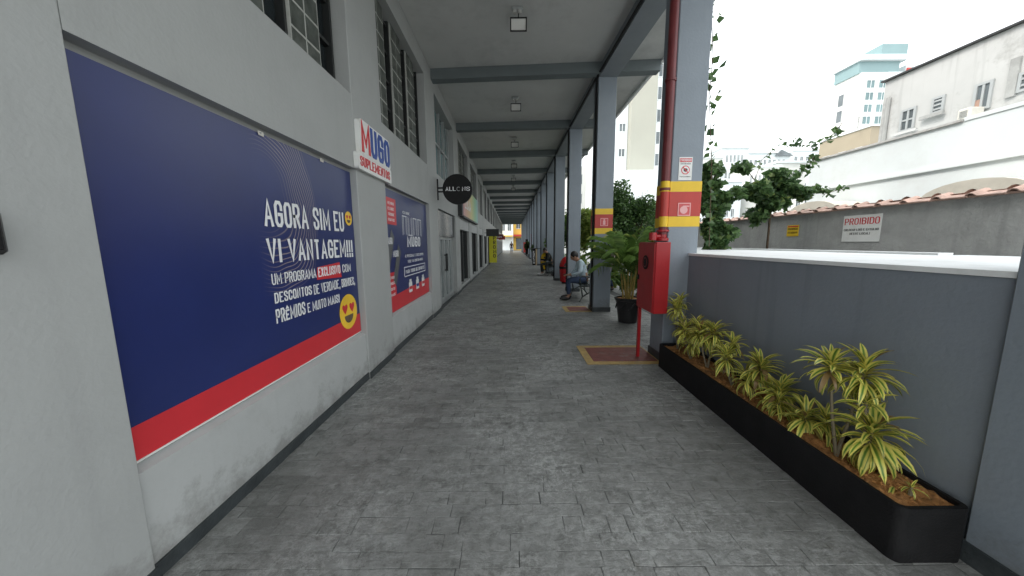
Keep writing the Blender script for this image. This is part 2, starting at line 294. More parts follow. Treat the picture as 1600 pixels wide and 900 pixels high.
class MB:
    def __init__(s): s.v = []; s.f = []; s.sm = []
    def add(s, vs, fs, smooth=False):
        k = len(s.v); s.v += [tuple(v) for v in vs]; s.f += [tuple(i+k for i in f) for f in fs]; s.sm += [smooth]*len(fs); return s
    def box(s, x0, x1, y0, y1, z0, z1, b=0):
        if x0 > x1: x0, x1 = x1, x0
        if y0 > y1: y0, y1 = y1, y0
        if z0 > z1: z0, z1 = z1, z0
        if b <= 0:
            return s.add([(x0,y0,z0),(x1,y0,z0),(x1,y1,z0),(x0,y1,z0),(x0,y0,z1),(x1,y0,z1),(x1,y1,z1),(x0,y1,z1)],
                  [(0,3,2,1),(4,5,6,7),(0,1,5,4),(1,2,6,5),(2,3,7,6),(3,0,4,7)])
        b = min(b, (x1-x0)/2.01, (y1-y0)/2.01, (z1-z0)/2.01)
        vs = []; 
        for (z, i) in ((z0, b), (z0+b, 0), (z1-b, 0), (z1, b)):   # chamfered: octagon-less, insets at caps
            xs, ys = (x0+i, x1-i), (y0+i, y1-i)
            c = b if i == 0 else b*.3
            vs += [(xs[0]+c, ys[0], z), (xs[1]-c, ys[0], z), (xs[1], ys[0]+c, z), (xs[1], ys[1]-c, z), (xs[1]-c, ys[1], z), (xs[0]+c, ys[1], z), (xs[0], ys[1]-c, z), (xs[0], ys[0]+c, z)]
        fs = [tuple(range(7, -1, -1)), tuple(range(24, 32))]
        for r in range(3):
            for i in range(8):
                j = (i+1) % 8; fs.append((r*8+i, r*8+j, r*8+8+j, r*8+8+i))
        return s.add(vs, fs)
    def prism(s, poly, z0, z1):
        n = len(poly); vs = [(x, y, z0) for x, y in poly]+[(x, y, z1) for x, y in poly]
        fs = [tuple(range(n-1, -1, -1)), tuple(range(n, 2*n))]+[(i, (i+1) % n, n+(i+1) % n, n+i) for i in range(n)]
        return s.add(vs, fs)
    def extr(s, poly3, d):
        """planar polygon extruded by vector d"""
        n = len(poly3); d = Vector(d); a = [Vector(p) for p in poly3]
        vs = a+[p+d for p in a]
        return s.add(vs, [tuple(range(n-1, -1, -1)), tuple(range(n, 2*n))]+[(i, (i+1) % n, n+(i+1) % n, n+i) for i in range(n)])
    def tube(s, pts, r, n=8, cap=True):
        pts = [Vector(p) for p in pts]; rs = r if isinstance(r, (list, tuple)) else [r]*len(pts); k = len(pts); vs = []
        up = Vector((0, 0, 1))
        for i, p in enumerate(pts):
            t = (pts[min(i+1, k-1)]-pts[max(i-1, 0)]).normalized()
            a = t.cross(up) if abs(t.z) < .95 else t.cross(Vector((1, 0, 0)))
            a.normalize(); b = t.cross(a)
            for j in range(n):
                w = 2*pi*j/n; vs.append(p+(a*cos(w)+b*sin(w))*rs[i])
        fs = [(i*n+j, i*n+(j+1) % n, (i+1)*n+(j+1) % n, (i+1)*n+j) for i in range(k-1) for j in range(n)]
        if cap: fs += [tuple(range(n-1, -1, -1)), tuple((k-1)*n+j for j in range(n))]
        return s.add(vs, fs, True)
    def lathe(s, prof, cx=0, cy=0, cz=0, n=24):
        vs = [(cx+r*cos(2*pi*j/n), cy+r*sin(2*pi*j/n), cz+z) for r, z in prof for j in range(n)]; k = len(prof)
        fs = [(i*n+j, i*n+(j+1) % n, (i+1)*n+(j+1) % n, (i+1)*n+j) for i in range(k-1) for j in range(n)]
        fs += [tuple(range(n-1, -1, -1)), tuple((k-1)*n+j for j in range(n))]
        return s.add(vs, fs, True)
    def build(s, name, m, parent=None, kind=None):
        me = bpy.data.meshes.new(name); o = org(parent)
        me.from_pydata([(x-o.x, y-o.y, z-o.z) for x, y, z in s.v], [], s.f)
        me.polygons.foreach_set('use_smooth', s.sm)
        me.materials.append(m); me.validate(); me.update()
        if any(s.sm):
            try: me.set_sharp_from_angle(angle=radians(42))
            except Exception: pass
        ob = bpy.data.objects.new(name, me); COL.objects.link(ob)
        ob.parent = parent; ORG[ob.name] = o
        if kind: ob['kind'] = kind
        return ob
def bx(name, m, parent, *a, kind=None, b=0): return MB().box(*a, b=b).build(name, m, parent, kind)

AX = {'L': (Vector((0,1,0)), Vector((1,0,0))), 'F': (Vector((1,0,0)), Vector((0,-1,0))), 'R': (Vector((0,-1,0)), Vector((-1,0,0)))}
GL = {'A': [[(0,0),(.5,1),(1,0)],[(.2,.3),(.8,.3)]], 'B': [[(0,0),(0,1),(.75,1),(1,.85),(1,.65),(.75,.52),(0,.52)],[(.75,.52),(1,.38),(1,.15),(.75,0),(0,0)]],
 'C': [[(1,.72),(1,.85),(.75,1),(.25,1),(0,.85),(0,.15),(.25,0),(.75,0),(1,.15),(1,.28)]], 'D': [[(0,0),(0,1),(.7,1),(1,.82),(1,.18),(.7,0),(0,0)]],
 'E': [[(1,1),(0,1),(0,0),(1,0)],[(0,.52),(.8,.52)]], 'F': [[(1,1),(0,1),(0,0)],[(0,.52),(.8,.52)]], 'G': [[(1,.72),(1,.85),(.75,1),(.25,1),(0,.85),(0,.15),(.25,0),(.75,0),(1,.15),(1,.48),(.55,.48)]],
 'H': [[(0,0),(0,1)],[(1,0),(1,1)],[(0,.5),(1,.5)]], 'I': [[(.5,0),(.5,1)]], 'J': [[(1,1),(1,.15),(.75,0),(.25,0),(0,.15),(0,.3)]], 'L': [[(0,1),(0,0),(1,0)]],
 'M': [[(0,0),(0,1),(.5,.25),(1,1),(1,0)]], 'N': [[(0,0),(0,1),(1,0),(1,1)]], 'O': [[(.25,0),(0,.15),(0,.85),(.25,1),(.75,1),(1,.85),(1,.15),(.75,0),(.25,0)]],
 'P': [[(0,0),(0,1),(.75,1),(1,.85),(1,.58),(.75,.44),(0,.44)]], 'Q': [[(.25,0),(0,.15),(0,.85),(.25,1),(.75,1),(1,.85),(1,.15),(.75,0),(.25,0)],[(.6,.25),(1,-.08)]],
 'R': [[(0,0),(0,1),(.75,1),(1,.85),(1,.62),(.75,.48),(0,.48)],[(.5,.48),(1,0)]], 'S': [[(1,.75),(1,.87),(.75,1),(.25,1),(0,.87),(0,.66),(1,.34),(1,.13),(.75,0),(.25,0),(0,.13),(0,.25)]],
 'T': [[(0,1),(1,1)],[(.5,1),(.5,0)]], 'U': [[(0,1),(0,.15),(.25,0),(.75,0),(1,.15),(1,1)]], 'V': [[(0,1),(.5,0),(1,1)]], 'X': [[(0,0),(1,1)],[(0,1),(1,0)]], 'Z': [[(0,1),(1,1),(0,0),(1,0)]],
 '!': [[(.5,1),(.5,.30)],[(.5,.10),(.5,-.04)]], ',': [[(.6,.08),(.3,-.16)]], '.': [[(.5,.06),(.5,-.06)]]}
WD = {'I': .16, '!': .16, ',': .16, '.': .16, ' ': .20, 'M': .56, 'A': .46, 'V': .46}
def text(body, m, parent, face, p, width=None, height=.1, depth=.003, bold=.0, name='lettering', shear=0, align='l', vert=False):
    """condensed block lettering drawn stroke by stroke; p = lower left corner; face L: on a wall facing +x, F: facing the camera, R: facing -x"""
    th = .10+bold*1.0; X, Z = AX[face]; Y = Vector((0, 0, 1)); P = Vector(p); rows = body.split('\n') if vert else [body]
    strokes = []; wid = 0; nr = len(rows); rh = 1/(nr+(nr-1)*.22)
    for ri, row in enumerate(rows):
        x = 0; y0 = (nr-1-ri)*rh*1.22; row = row.upper()
        for ch in row:
            acc = ch in 'ÉÊ'; ch = 'E' if acc else ch; w = WD.get(ch, .43)
            if ch in GL:
                h = 1-(.22 if acc else 0)
                for st in GL[ch]: strokes.append([(x+th/2+a*max(.001, w-th) if w > .2 else x+w/2+(a-.5)*.1, (th/2+b*(h-th)), y0) for a, b in st])
                if acc: strokes.append([(x+w*.3, .88, y0), (x+w*.5, 1., y0), (x+w*.7, .88, y0)])
            x += w+.085
        wid = max(wid, x-.085)
    kx = width/wid if width else height*rh; ky = height*rh
    if align == 'c': P = P-X*(wid*kx/2)
    mb = MB()
    for si, st in enumerate(strokes):
        q = [Vector((a*kx, b*ky+y0*height)) for a, b, y0 in st]; t2 = th/2; closed = (q[0]-q[-1]).length < 1e-6 and len(q) > 2
        if closed: q = q[:-1]
        n = len(q); Lf, Rt = [], []
        for i in range(n):
            a = q[i]-q[i-1] if (i > 0 or closed) else None; b = q[(i+1) % n]-q[i] if (i < n-1 or closed) else None
            # work in unsquashed letter space so that strokes keep an even weight
            sc = lambda v: Vector((v.x/kx, v.y/ky)).normalized()
            a = sc(a) if a is not None else sc(b); b = sc(b) if b is not None else a
            na, nb = Vector((-a.y, a.x)), Vector((-b.y, b.x)); mt = na+nb
            if mt.length < .2: mt = nb
            mt.normalize(); k = min(1.6, 1/max(.3, mt.dot(nb))); o_ = Vector((mt.x*t2*k*kx, mt.y*t2*k*ky)); ex = Vector((0, 0))
            if not closed and i == 0: ex = Vector((-b.x*t2*.98*kx, -b.y*t2*.98*ky)) if len(st) > 2 or abs(b.y) > .9 else Vector((0, 0))
            if not closed and i == n-1: ex = Vector((a.x*t2*.98*kx, a.y*t2*.98*ky)) if len(st) > 2 or abs(a.y) > .9 else Vector((0, 0))
            Lf.append(q[i]+o_+ex); Rt.append(q[i]-o_+ex)
        d = depth+(si % 3)*.0002; vs = []
        for zz in (0, d): vs += [P+X*v.x+Y*v.y+Z*zz for v in Lf]+[P+X*v.x+Y*v.y+Z*zz for v in Rt]
        fs = []
        for i in range(n if closed else n-1):
            j = (i+1) % n; fs += [(2*n+i, 3*n+i, 3*n+j, 2*n+j), (i, j, 2*n+j, 2*n+i), (n+j, n+i, 3*n+i, 3*n+j)]
        if not closed: fs += [(0, 2*n, 3*n, n), (n-1, 2*n-1, 4*n-1, 3*n-1)]
        mb.add(vs, fs)
    return mb.build(name, m, parent)
def disc(name, m, parent, face, c, rx, ry, depth=.003, n=28, pts=None):
    X, Z = AX[face]; Y = Vector((0, 0, 1)); c = Vector(c)
    pts = pts or [(cos(2*pi*i/n), sin(2*pi*i/n)) for i in range(n)]
    return MB().extr([c+X*(a*rx)+Y*(b*ry) for a, b in pts], Z*depth).build(name, m, parent)
def rect(name, m, parent, face, p, w, h, depth=.003):
    X, Z = AX[face]; Y = Vector((0, 0, 1)); p = Vector(p)
    return MB().extr([p, p+X*w, p+X*w+Y*h, p+Y*h], Z*depth).build(name, m, parent)

BAY, B0, BW = 2.03*H, .868*H, 1.505*H
NB = 19
YEND = 39.5*H; YBACK = -1.25*H
XW = -1.068*H            # face of the shop wall piers
XO = 1.93*H              # outer edge of the slab
ZS = 3.185*H              # soffit of beams
ZC = 3.32*H              # ceiling
def colx(i): return [1.25, 1.175, 1.145, 1.14][min(i, 3)]*H
CW = .245*H
def coly(i): return 2.66*H+.04*H+BAY*i if i > 0 else 2.68*H

# ---------------------------------------------------------------- ground
bx('ground', M['lot'], None, -60, 700, -60, 900, -.5, -.10, kind='structure')
road = bx('road', M['asphalt'], None, -25, 25, YEND+4, YEND+13, -.2, -.05, kind='structure')
pave = bx('pavement', M['joint'], None, -1.2*H, XO+.25, YBACK, YEND+3.5, -.12, -.004, kind='structure')
# rows of painted stones; nearest 300 are pieces, the rest one mesh
def stone(x0, x1, y0, y1, dz, j=.0022):
    x0 += j; x1 -= j; y0 += j; y1 -= j; c = .0015
    r = lambda: random.uniform(-.003, .003)
    A = [(x0+r(), y0+r()), (x1+r(), y0+r()), (x1+r(), y1+r()), (x0+r(), y1+r())]
    t = [random.uniform(-.0007, .0007)+dz for _ in range(4)]
    ins = [(c, c), (-c, c), (-c, -c), (c, -c)]
    vs = [(a[0], a[1], -.01) for a in A]+[(a[0], a[1], t[i]-.001) for i, a in enumerate(A)]+[(a[0]+ins[i][0], a[1]+ins[i][1], t[i]) for i, a in enumerate(A)]
    fs = [(8,9,10,11)]+[(i,(i+1)%4,4+(i+1)%4,4+i) for i in range(4)]+[(4+i,4+(i+1)%4,8+(i+1)%4,8+i) for i in range(4)]
    return vs, fs
y = .35; row = 0; near = 0; rest = MB(); PV = (XW-.05, XO)
while y < 24:
    hgt = random.choice((.07, .085, .085, .10, .11)); x = PV[0]-random.uniform(0, .3)
    while x < PV[1]:
        w = random.choice((.10, .14, .18, .22, .28))
        a, b = max(x, PV[0]), min(x+w, PV[1])
        if b-a > .02:
            vs, fs = stone(a, b, y, y+hgt, random.choice((0, 0, .001, .002, -.001)), .0005 if random.random() < .8 else .0022)
            if near < 300 and y > 1.0 and -1.4 < a < 1.7 :
                mb = MB(); mb.add(vs, fs); mb.build('paving_stone', M['paver'], pave); near += 1
            else: rest.add(vs, fs)
        x += w
    y += hgt
    row += 1
rest.build('paving_stone_field', M['paver'], pave, 'stuff')
bx('far_paving', M['paver'], pave, PV[0], PV[1], y, YEND+3.4, -.004, .0)
bx('near_paving', M['paver'], pave, PV[0], PV[1], YBACK, .35, -.004, .0)

# ---------------------------------------------------------------- arcade building
B = thing('arcade_building', (XW, 0, 0), 'long grey arcade building with shop wall, ribbed ceiling and row of blue grey columns', 'building')
bx('ceiling', M['ceiling'], B, XW-.6, XO, YBACK, YEND, ZC, ZC+.25)
bx('unseen_upper_mass', M['wall'], B, XW-6, XO-.02, YBACK-.1, YEND-.1, ZC+.26, ZC+3)  # unseen mass added above the ceiling to block sun, kept low for skylight
bx('end_wall', M['wall'], B, XW-6, XW-.05, YEND-.3, YEND, 0, ZC-.002)
bx('back_wall', M['darkframe'], B, XW-.75, XW-.62, YBACK, YEND-.31, 0, ZC-.002)
# shop wall: piers between bays, spandrels, lintels
ys = [B0+BAY*i for i in range(NB)]
def plinth(y0, y1, x):
    MB().box(x, x+.012, y0, y1, 0.0, .075).build('plinth', M['plinth'], B)
prev = YBACK
for i, y0 in enumerate(ys):
    MB().box(XW-.25, XW, prev, y0, 0, ZC-.003, b=.006).build('pier', M['wall'], B)
    plinth(prev-.0, y0, XW)
    prev = y0+BW
    MB().box(XW-.23, XW-.002, y0, prev, 1.515*H, 2.0*H).build('spandrel', M['wall'], B)
    MB().box(XW-.23, XW-.002, y0, prev, 3.085*H, ZC-.004).build('lintel', M['wall'], B)
    if i < 2:
        MB().extr([(XW-.23, y0, 0), (XW-.022, y0, 0), (XW-.022, y0, .345*H), (XW-.075, y0, .362*H), (XW-.23, y0, .362*H)], (0, BW, 0)).build('sill_wall', M['panel'], B)
        MB().box(XW-.24, XW-.078, y0, y0+BW, .362*H, 1.515*H).build('recess_wall', M['wall'], B)
        plinth(y0, y0+BW, XW-.022)
MB().box(XW-.25, XW, prev, YEND-.3, 0, ZC-.003).build('pier', M['wall'], B)
# upper windows
def share_obj(me, name, parent, loc):
    o = bpy.data.objects.new(name, me); COL.objects.link(o); o.parent = parent; o.location = loc; return o
gb = MB(); s_ = .0935
gb.add([(0,-s_,-s_),(0,s_,-s_),(0,s_,s_),(0,-s_,s_),(.038,-s_,-s_),(.038,s_,-s_),(.038,s_,s_),(.038,-s_,s_),
        (.041,-s_+.006,-s_+.006),(.041,s_-.006,-s_+.006),(.041,s_-.006,s_-.006),(.041,-s_+.006,s_-.006),
        (.038,-s_+.045,-s_+.045),(.038,s_-.045,-s_+.045),(.038,s_-.045,s_-.045),(.038,-s_+.045,s_-.045)],
       [(0,1,5,4),(1,2,6,5),(2,3,7,6),(3,0,4,7)]+[(4+i,4+(i+1)%4,8+(i+1)%4,8+i) for i in range(4)]+[(8+i,8+(i+1)%4,12+(i+1)%4,12+i) for i in range(4)]+[(12,13,14,15)])
gme = None
WZ0, WZ1 = 2.0*H+.003, 3.085*H-.003
for i, y0 in enumerate(ys[:13]):
    fr = MB()
    # frame of dark bars at both sides, mullions
    P = [.07, .075+.404, .075+.404+.30]
    wnd = bx('window', M['darkglass'] if i != 2 else M['tealglass'], B, XW-.26, XW-.2, y0, y0+BW, WZ0, WZ1)
    if i in (0, 1, 3, 4, 5, 6):
        yy = y0+.13
        for k in range(3):
            mb = MB().box(XW-.199, XW-.1085, yy, yy+.41, WZ0, WZ1).build('mortar_bed', M['mortar'], wnd)
            for c in range(2):
                for r in range(8):
                    if i > 4: continue
                    loc = Vector((XW-.146, yy+.103+c*.204, WZ0+.105+r*.2035))
                    if gme is None:
                        o = gb.build('glass_block', M['glassblock'], None); gme = o.data; o.parent = wnd; o.location = loc-org(wnd)
                    else: share_obj(gme, 'glass_block', wnd, loc-org(wnd))
            yy += .41
            f = MB()
            f.box(XW-.199, XW-.13, yy+.002, yy+.03, WZ0, WZ1).box(XW-.199, XW-.13, yy+.255, yy+.283, WZ0, WZ1)
            for r in range(5): f.box(XW-.199, XW-.15, yy+.031, yy+.254, WZ0+.02+r*.38, WZ0+.05+r*.38)
            f.build('steel_casement', M['darkframe'], wnd)
            yy += .29
    else:
        f = MB()
        fm = M['alu'] if i == 2 else M['darkframe']
        for k in range(5): bx('mullion', fm, wnd, XW-.199, XW-.14, y0+k*(BW-.05)/4, y0+.05+k*(BW-.05)/4, WZ0, WZ1)
        for z in (WZ0, WZ0+.8): bx('rail', fm, wnd, XW-.199, XW-.15, y0, y0+BW, z, z+.05)
# ground floor shopfronts
for i, y0 in enumerate(ys):
    if i < 2: continue
    if i == 2:
        sf = bx('shopfront', M['shopglass'], B, XW-.20, XW-.17, y0, y0+BW, .02, 1.12*H)
        f = MB()
        for k in range(5): f.box(XW-.169, XW-.11, y0+k*(BW-.06)/4, y0+.06+k*(BW-.06)/4, .0, 1.12*H)
        f.box(XW-.169, XW-.12, y0, y0+BW, .0, .14).box(XW-.169, XW-.12, y0, y0+BW, 1.07*H, 1.12*H).build('door_frame', M['alu'], sf)
        h = MB()
        for k in (1.85, 2.15): h.tube([(XW-.07, y0+k*BW/4, .8), (XW-.07, y0+k*BW/4, 1.25)], .014, 6).box(XW-.11, XW-.06, y0+k*BW/4-.01, y0+k*BW/4+.01, .82, .85).box(XW-.11, XW-.06, y0+k*BW/4-.01, y0+k*BW/4+.01, 1.2, 1.23)
        h.build('door_handle', M['black'], sf)
        bx('transom', M['darkglass'], B, XW-.2, XW-.05, y0, y0+BW, 1.121*H, 1.514*H)
    else:
        top = 1.30*H if i < 9 else 1.2*H
        bx('lower_spandrel', M['panel'], B, XW-.2, XW-.02, y0, y0+BW, top, 1.514*H)
        low = .12*H if i < 7 else 0
        if low: bx('sill_wall', M['panel'], B, XW-.22, XW-.02, y0, y0+BW, 0, low)
        w = bx('shop_window', M['darkglass'], B, XW-.2, XW-.16, y0, y0+BW, low, top)
        for k in range(3): bx('mullion', M['darkframe'], w, XW-.159, XW-.09, y0+k*(BW-.08)/2, y0+.08+k*(BW-.08)/2, low, top)
    plinth(y0, y0+BW, XW-.022)
# cross beams and line beams
for i in range(-1, NB):
    yc = 2.64*H+.02*H+BAY*i if i > -1 else 2.66*H-BAY
    yb = yc+BAY-BAY
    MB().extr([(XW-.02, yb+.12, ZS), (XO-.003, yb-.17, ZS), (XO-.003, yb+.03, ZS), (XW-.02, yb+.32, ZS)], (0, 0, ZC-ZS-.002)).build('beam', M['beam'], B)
# far side drop of slab edge
bx('slab_edge', M['whitetrim'], B, XO, XO+.06, YBACK, YEND, ZC-.05, ZC+.3)
columns = []
for i in range(-1, NB):
    if i == -1: x0, x1, ya, yb = 1.415*H, 1.70*H, .62*H, .925*H
    else: x0 = colx(i); x1 = x0+CW; ya = coly(i); yb = ya+CW
    c = MB().box(x0, x1, ya, yb, 0, ZS-.004, b=.008).build('column', M['column'], B)
    # plinth sleeve
    MB().box(x0-.012, x1+.012, ya-.012, yb+.012, 0, .10).build('plinth', M['plinth'], c)
    if i in (0, 1):
        for (a, b_, mm) in ((1.12, 1.20, 'bandyellow'), (1.201, 1.39, 'bandred'), (1.391, 1.47, 'bandyellow')):
            MB().box(x0-.003, x1+.003, ya-.003, yb+.003, a*H, b_*H).build('painted_band', M[mm], c)
    if i > 0 and i < 12:
        MB().tube([(x0-.03, ya+.05, .1), (x0-.03, ya+.05, ZS-.05), (x0-.03, ya-.1, ZS+.02)], .022, 6).build('conduit', M['black'], c)
    if i < NB-1 and i > -1:
        xa, xb = colx(i), colx(i+1); y1 = coly(i+1)+CW-.12
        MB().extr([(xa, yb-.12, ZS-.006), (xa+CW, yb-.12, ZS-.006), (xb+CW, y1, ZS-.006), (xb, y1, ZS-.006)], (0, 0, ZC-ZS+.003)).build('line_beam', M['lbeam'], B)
        if i < 10: MB().tube([(xa-.03, yb-.12, ZS+.02), (xb-.03, y1, ZS+.02)], .022, 6).build('conduit', M['black'], B)
    columns.append(c)
MB().extr([(colx(0)+.02, YBACK, ZS-.006), (colx(0)+CW+.02, YBACK, ZS-.006), (colx(0)+CW, coly(0)+.1, ZS-.006), (colx(0), coly(0)+.1, ZS-.006)], (0, 0, ZC-ZS+.003)).build('line_beam', M['lbeam'], B)
# symbols painted on the red bands
def square_ring(parent, face, p, w, t, m):
    X, Z = AX[face]; Y = Vector((0,0,1)); p = Vector(p); mb = MB()
    for a, b, c, d in ((0,0,w,t),(0,w-t,w,t),(0,t,t,w-2*t),(w-t,t,t,w-2*t)):
        q = p+X*a+Y*b; mb.extr([q, q+X*c, q+X*c+Y*d, q+Y*d], Z*.002)
    return mb.build('sign_border', m, parent)
M['palered'] = mat('pale_pink_sticker_print', (.72, .38, .38), .5)
M['stickerred'] = mat('sticker_red', (.55, .08, .08), .5)
x0, ya = colx(0), coly(0); A = columns[1]
st = rect('hose_symbol_sticker', M['stickerred'], A, 'F', (x0+.10, ya-.0035, 1.205*H), .15, .15, .002)
square_ring(st, 'F', (x0+.10, ya-.006, 1.205*H), .15, .010, M['palered'])
disc('hose_reel_symbol', M['palered'], st, 'F', (x0+.17, ya-.006, 1.205*H+.068), .045, .045, .002)
rect('hose_end_symbol', M['palered'], st, 'F', (x0+.16, ya-.0062, 1.205*H+.104), .075, .014, .002)
x2, y2 = colx(1), coly(1); A2 = columns[2]
st = rect('extinguisher_symbol_sticker', M['stickerred'], A2, 'F', (x2+.11, y2-.0035, 1.23*H), .16, .17, .002)
square_ring(st, 'F', (x2+.11, y2-.006, 1.23*H), .16, .010, M['palered'])
rect('extinguisher_symbol', M['palered'], st, 'F', (x2+.165, y2-.006, 1.23*H+.025), .05, .085, .002)
rect('extinguisher_valve_symbol', M['palered'], st, 'F', (x2+.175, y2-.0065, 1.23*H+.112), .03, .03, .002)

# no-entry sign on the big column
sg = thing('warning_sign', (x0+.09, ya, 1.475*H), 'small white and red prohibition notice on the nearest banded column', 'sign')
yy = ya-.001
rect('sign_board', M['signwhite'], sg, 'F', (x0+.085, yy, 1.478*H), .155, .26, .004)
rect('red_header', M['printred'], sg, 'F', (x0+.093, yy-.0042, 1.478*H+.205), .139, .042, .001)
text('PROIBIDO', M['white'], sg, 'F', (x0+.10, yy-.0054, 1.478*H+.214), .125, .025, .001, .01)
text('ENTRADA', M['printblack'], sg, 'F', (x0+.105, yy-.0045, 1.478*H+.178), .115, .018, .001, .01)
disc('prohibition_ring', M['printred'], sg, 'F', (x0+.163, yy-.0042, 1.478*H+.115), .05, .05, .001)
disc('prohibition_field', M['signwhite'], sg, 'F', (x0+.163, yy-.0054, 1.478*H+.115), .040, .040, .001)
disc('prohibition_figure', M['printblack'], sg, 'F', (x0+.163, yy-.0066, 1.478*H+.115), .024, .02, .001)
X_, Z_ = AX['F']; MB().extr([(x0+.13, yy-.0078, 1.478*H+.142), (x0+.136, yy-.0078, 1.478*H+.150), (x0+.196, yy-.0078, 1.478*H+.088), (x0+.19, yy-.0078, 1.478*H+.080)], (0, -.001, 0)).build('prohibition_bar', M['printred'], sg)
text('PESSOAS NAO AUTORIZADAS', M['printblack'], sg, 'F', (x0+.10, yy-.0045, 1.478*H+.035), .125, .009, .001)

# red riser pipe with the same bands + valve
pz = thing('riser_pipe', (x0-.045, ya-.02, 0), 'dark red fire riser pipe running up the left side of the nearest banded column', 'pipe')
px_, py_ = x0-.058, ya+.01
for (a, b_, mm, r) in ((1.06*H, 1.12*H, 'redpipe', .05), (1.12*H, 1.20*H, 'bandyellow', .0515), (1.20*H, 1.39*H, 'bandred', .0515), (1.39*H, 1.47*H, 'bandyellow', .0515), (1.47*H, ZC-.005, 'redpipe', .05)):
    MB().tube([(px_, py_, a), (px_, py_, b_)], r, 16).build('pipe_section', M[mm], pz)
for z in (2.1, 3.3, 4.2): MB().lathe([(.05, 0), (.06, 0), (.06, .03), (.05, .03)], px_, py_, z, 16).build('pipe_collar', M['redpipe'], pz)
MB().lathe([(.03, 0), (.07, 0), (.07, .03), (.045, .04), (.045, .10), (.07, .11), (.07, .13), (.03, .13)], px_, py_, 1.01*H, 16).build('valve_body', M['red'], pz)
MB().tube([(px_, py_, 1.045*H), (px_-.12, py_-.01, 1.045*H)], .028, 10).lathe([(.02, 0), (.045, 0), (.045, .09), (.02, .09)], px_-.12, py_-.01, 1.045*H-.045, 12).build('valve_arm', M['red'], pz)

# hydrant cabinet
cx0, cx1, cy0, cy1 = 1.085*H, 1.195*H, 2.50*H, 2.83*H
hc = thing('hydrant_cabinet', (cx0, cy0, 0), 'red fire hose cabinet on a thin red post beside the nearest banded column', 'fire cabinet')
bx('cabinet_body', M['red'], hc, cx0, cx1, cy0, cy1, .45*H, 1.0*H, b=.006)
dr = bx('cabinet_door', M['red'], hc, cx0-.012, cx0-.001, cy0+.015, cy1-.015, .46*H, .99*H)
disc('round_window', M['black'], dr, 'R', (cx0-.0125, (cy0+cy1)/2, .84*H), .085, .085, .004)
MB().tube([(cx0-.02, (cy0+cy1)/2+.055*cos(t*pi/6), .84*H+.055*sin(t*pi/6)) for t in range(13)], .006, 5).build('window_grille', M['redpipe'], dr)
bx('door_latch', M['black'], dr, cx0-.022, cx0-.013, cy1-.07, cy1-.04, .69*H, .73*H)
for (a, b_) in ((cx0+.006, cy1-.055),):
    bx('leg', M['red'], hc, a, a+.035, b_, b_+.035, 0.002, .45*H)

# painted floor squares under the fire equipment
def floor_mat(x0, x1, y0, y1, label):
    t = thing('floor_marking', (x0, y0, .004), label, 'floor marking')
    bx('yellow_border', M['matyellow'], t, x0, x1, y0, y1, .0035, .0065); bx('red_field', M['matred'], t, x0+.10, x1-.02, y0+.10, y1-.10, .0067, .0095)
floor_mat(.62*H, 1.24*H, 2.62*H, 3.12*H, 'worn red floor square with yellow border below the red hose cabinet')
floor_mat(.78*H, 1.16*H, 4.72*H, 5.15*H, 'faded red and yellow floor square before the second banded column')

# ---------------------------------------------------------------- posters
PX = -1.112*H
def poster(y0, y1, label, name='poster'):
    t = thing(name, (PX, y0, .37*H), label, 'poster')
    bx('vinyl_sheet', M['poster'], t, PX-.035, PX, y0+.01, y1-.01, .368*H, 1.492*H)
    return t
XP = PX+.001
p1 = poster(ys[0], ys[0]+BW, 'large navy advertising poster reading AGORA SIM EU VI VANTAGEM in near wall recess')
yn, yf = ys[0]+.01, ys[0]+BW-.01
MB().extr([(XP, yn, .368*H), (XP, yf, .368*H), (XP, yf, .505*H), (XP, yn, .475*H)], (.002, 0, 0)).build('red_stripe', M['printred'], p1)
MB().extr([(XP, yn, .366*H), (XP, yf, .366*H), (XP, yf, .372*H), (XP, yn, .372*H)], (.006, 0, 0)).build('torn_white_edge', M['signwhite'], p1)
def L(s, y0, y1, zb, zt, b=.03, m='white', x=XP+.003): text(s, M[m], p1, 'L', (x, y0*H, (1+zb)*H), (y1-y0)*H, (zt-zb)*H, .0015, b)
L('AGORA SIM EU', 1.513, 2.225, .085, .208)
L('VI VANTAGEM!!!', 1.511, 2.325, -.082, .03)
L('UM PROGRAMA', 1.52, 1.87, -.184, -.132, .005)
MB().extr([(XP+.002, 1.875*H, .802*H), (XP+.002, 2.15*H, .79*H), (XP+.002, 2.135*H, .888*H), (XP+.002, 1.885*H, .872*H)], (.001, 0, 0)).build('red_brush_stroke', M['printred'], p1)
L('EXCLUSIVO', 1.89, 2.135, -.184, -.130, .03, x=XP+.004)
L('COM', 2.165, 2.275, -.182, -.130, .005)
L('DESCONTOS', 1.526, 1.815, -.272, -.222, .03)
L('DE VERDADE,', 1.835, 2.12, -.278, -.222, .005)
L('BRINDES,', 2.14, 2.32, -.278, -.224, .03)
L('PRÊMIOS', 1.523, 1.745, -.3675, -.300, .03)
L('E MUITO', 1.765, 1.945, -.366, -.314, .005)
L('MAIS!', 1.965, 2.10, -.366, -.314, .03)
def emoji(cy, cz, r):
    e = disc('yellow_smiley', M['emoji'], p1, 'L', (XP+.003, cy, cz), r, r, .001)
    heart = [(0,-1),(.55,-.45),(.95,.1),(.9,.55),(.55,.75),(.2,.65),(0,.35),(-.2,.65),(-.55,.75),(-.9,.55),(-.95,.1),(-.55,-.45)]
    for s in (-1, 1): disc('heart_eye', M['printred'], e, 'L', (XP+.0041, cy+s*r*.4, cz+r*.22), r*.3, r*.32, .001, pts=heart)
    sm = [(cos(pi+pi*k/10), sin(pi+pi*k/10)) for k in range(11)]
    disc('smile', M['bark'], e, 'L', (XP+.0041, cy, cz-r*.2), r*.5, r*.45, .001, pts=sm)
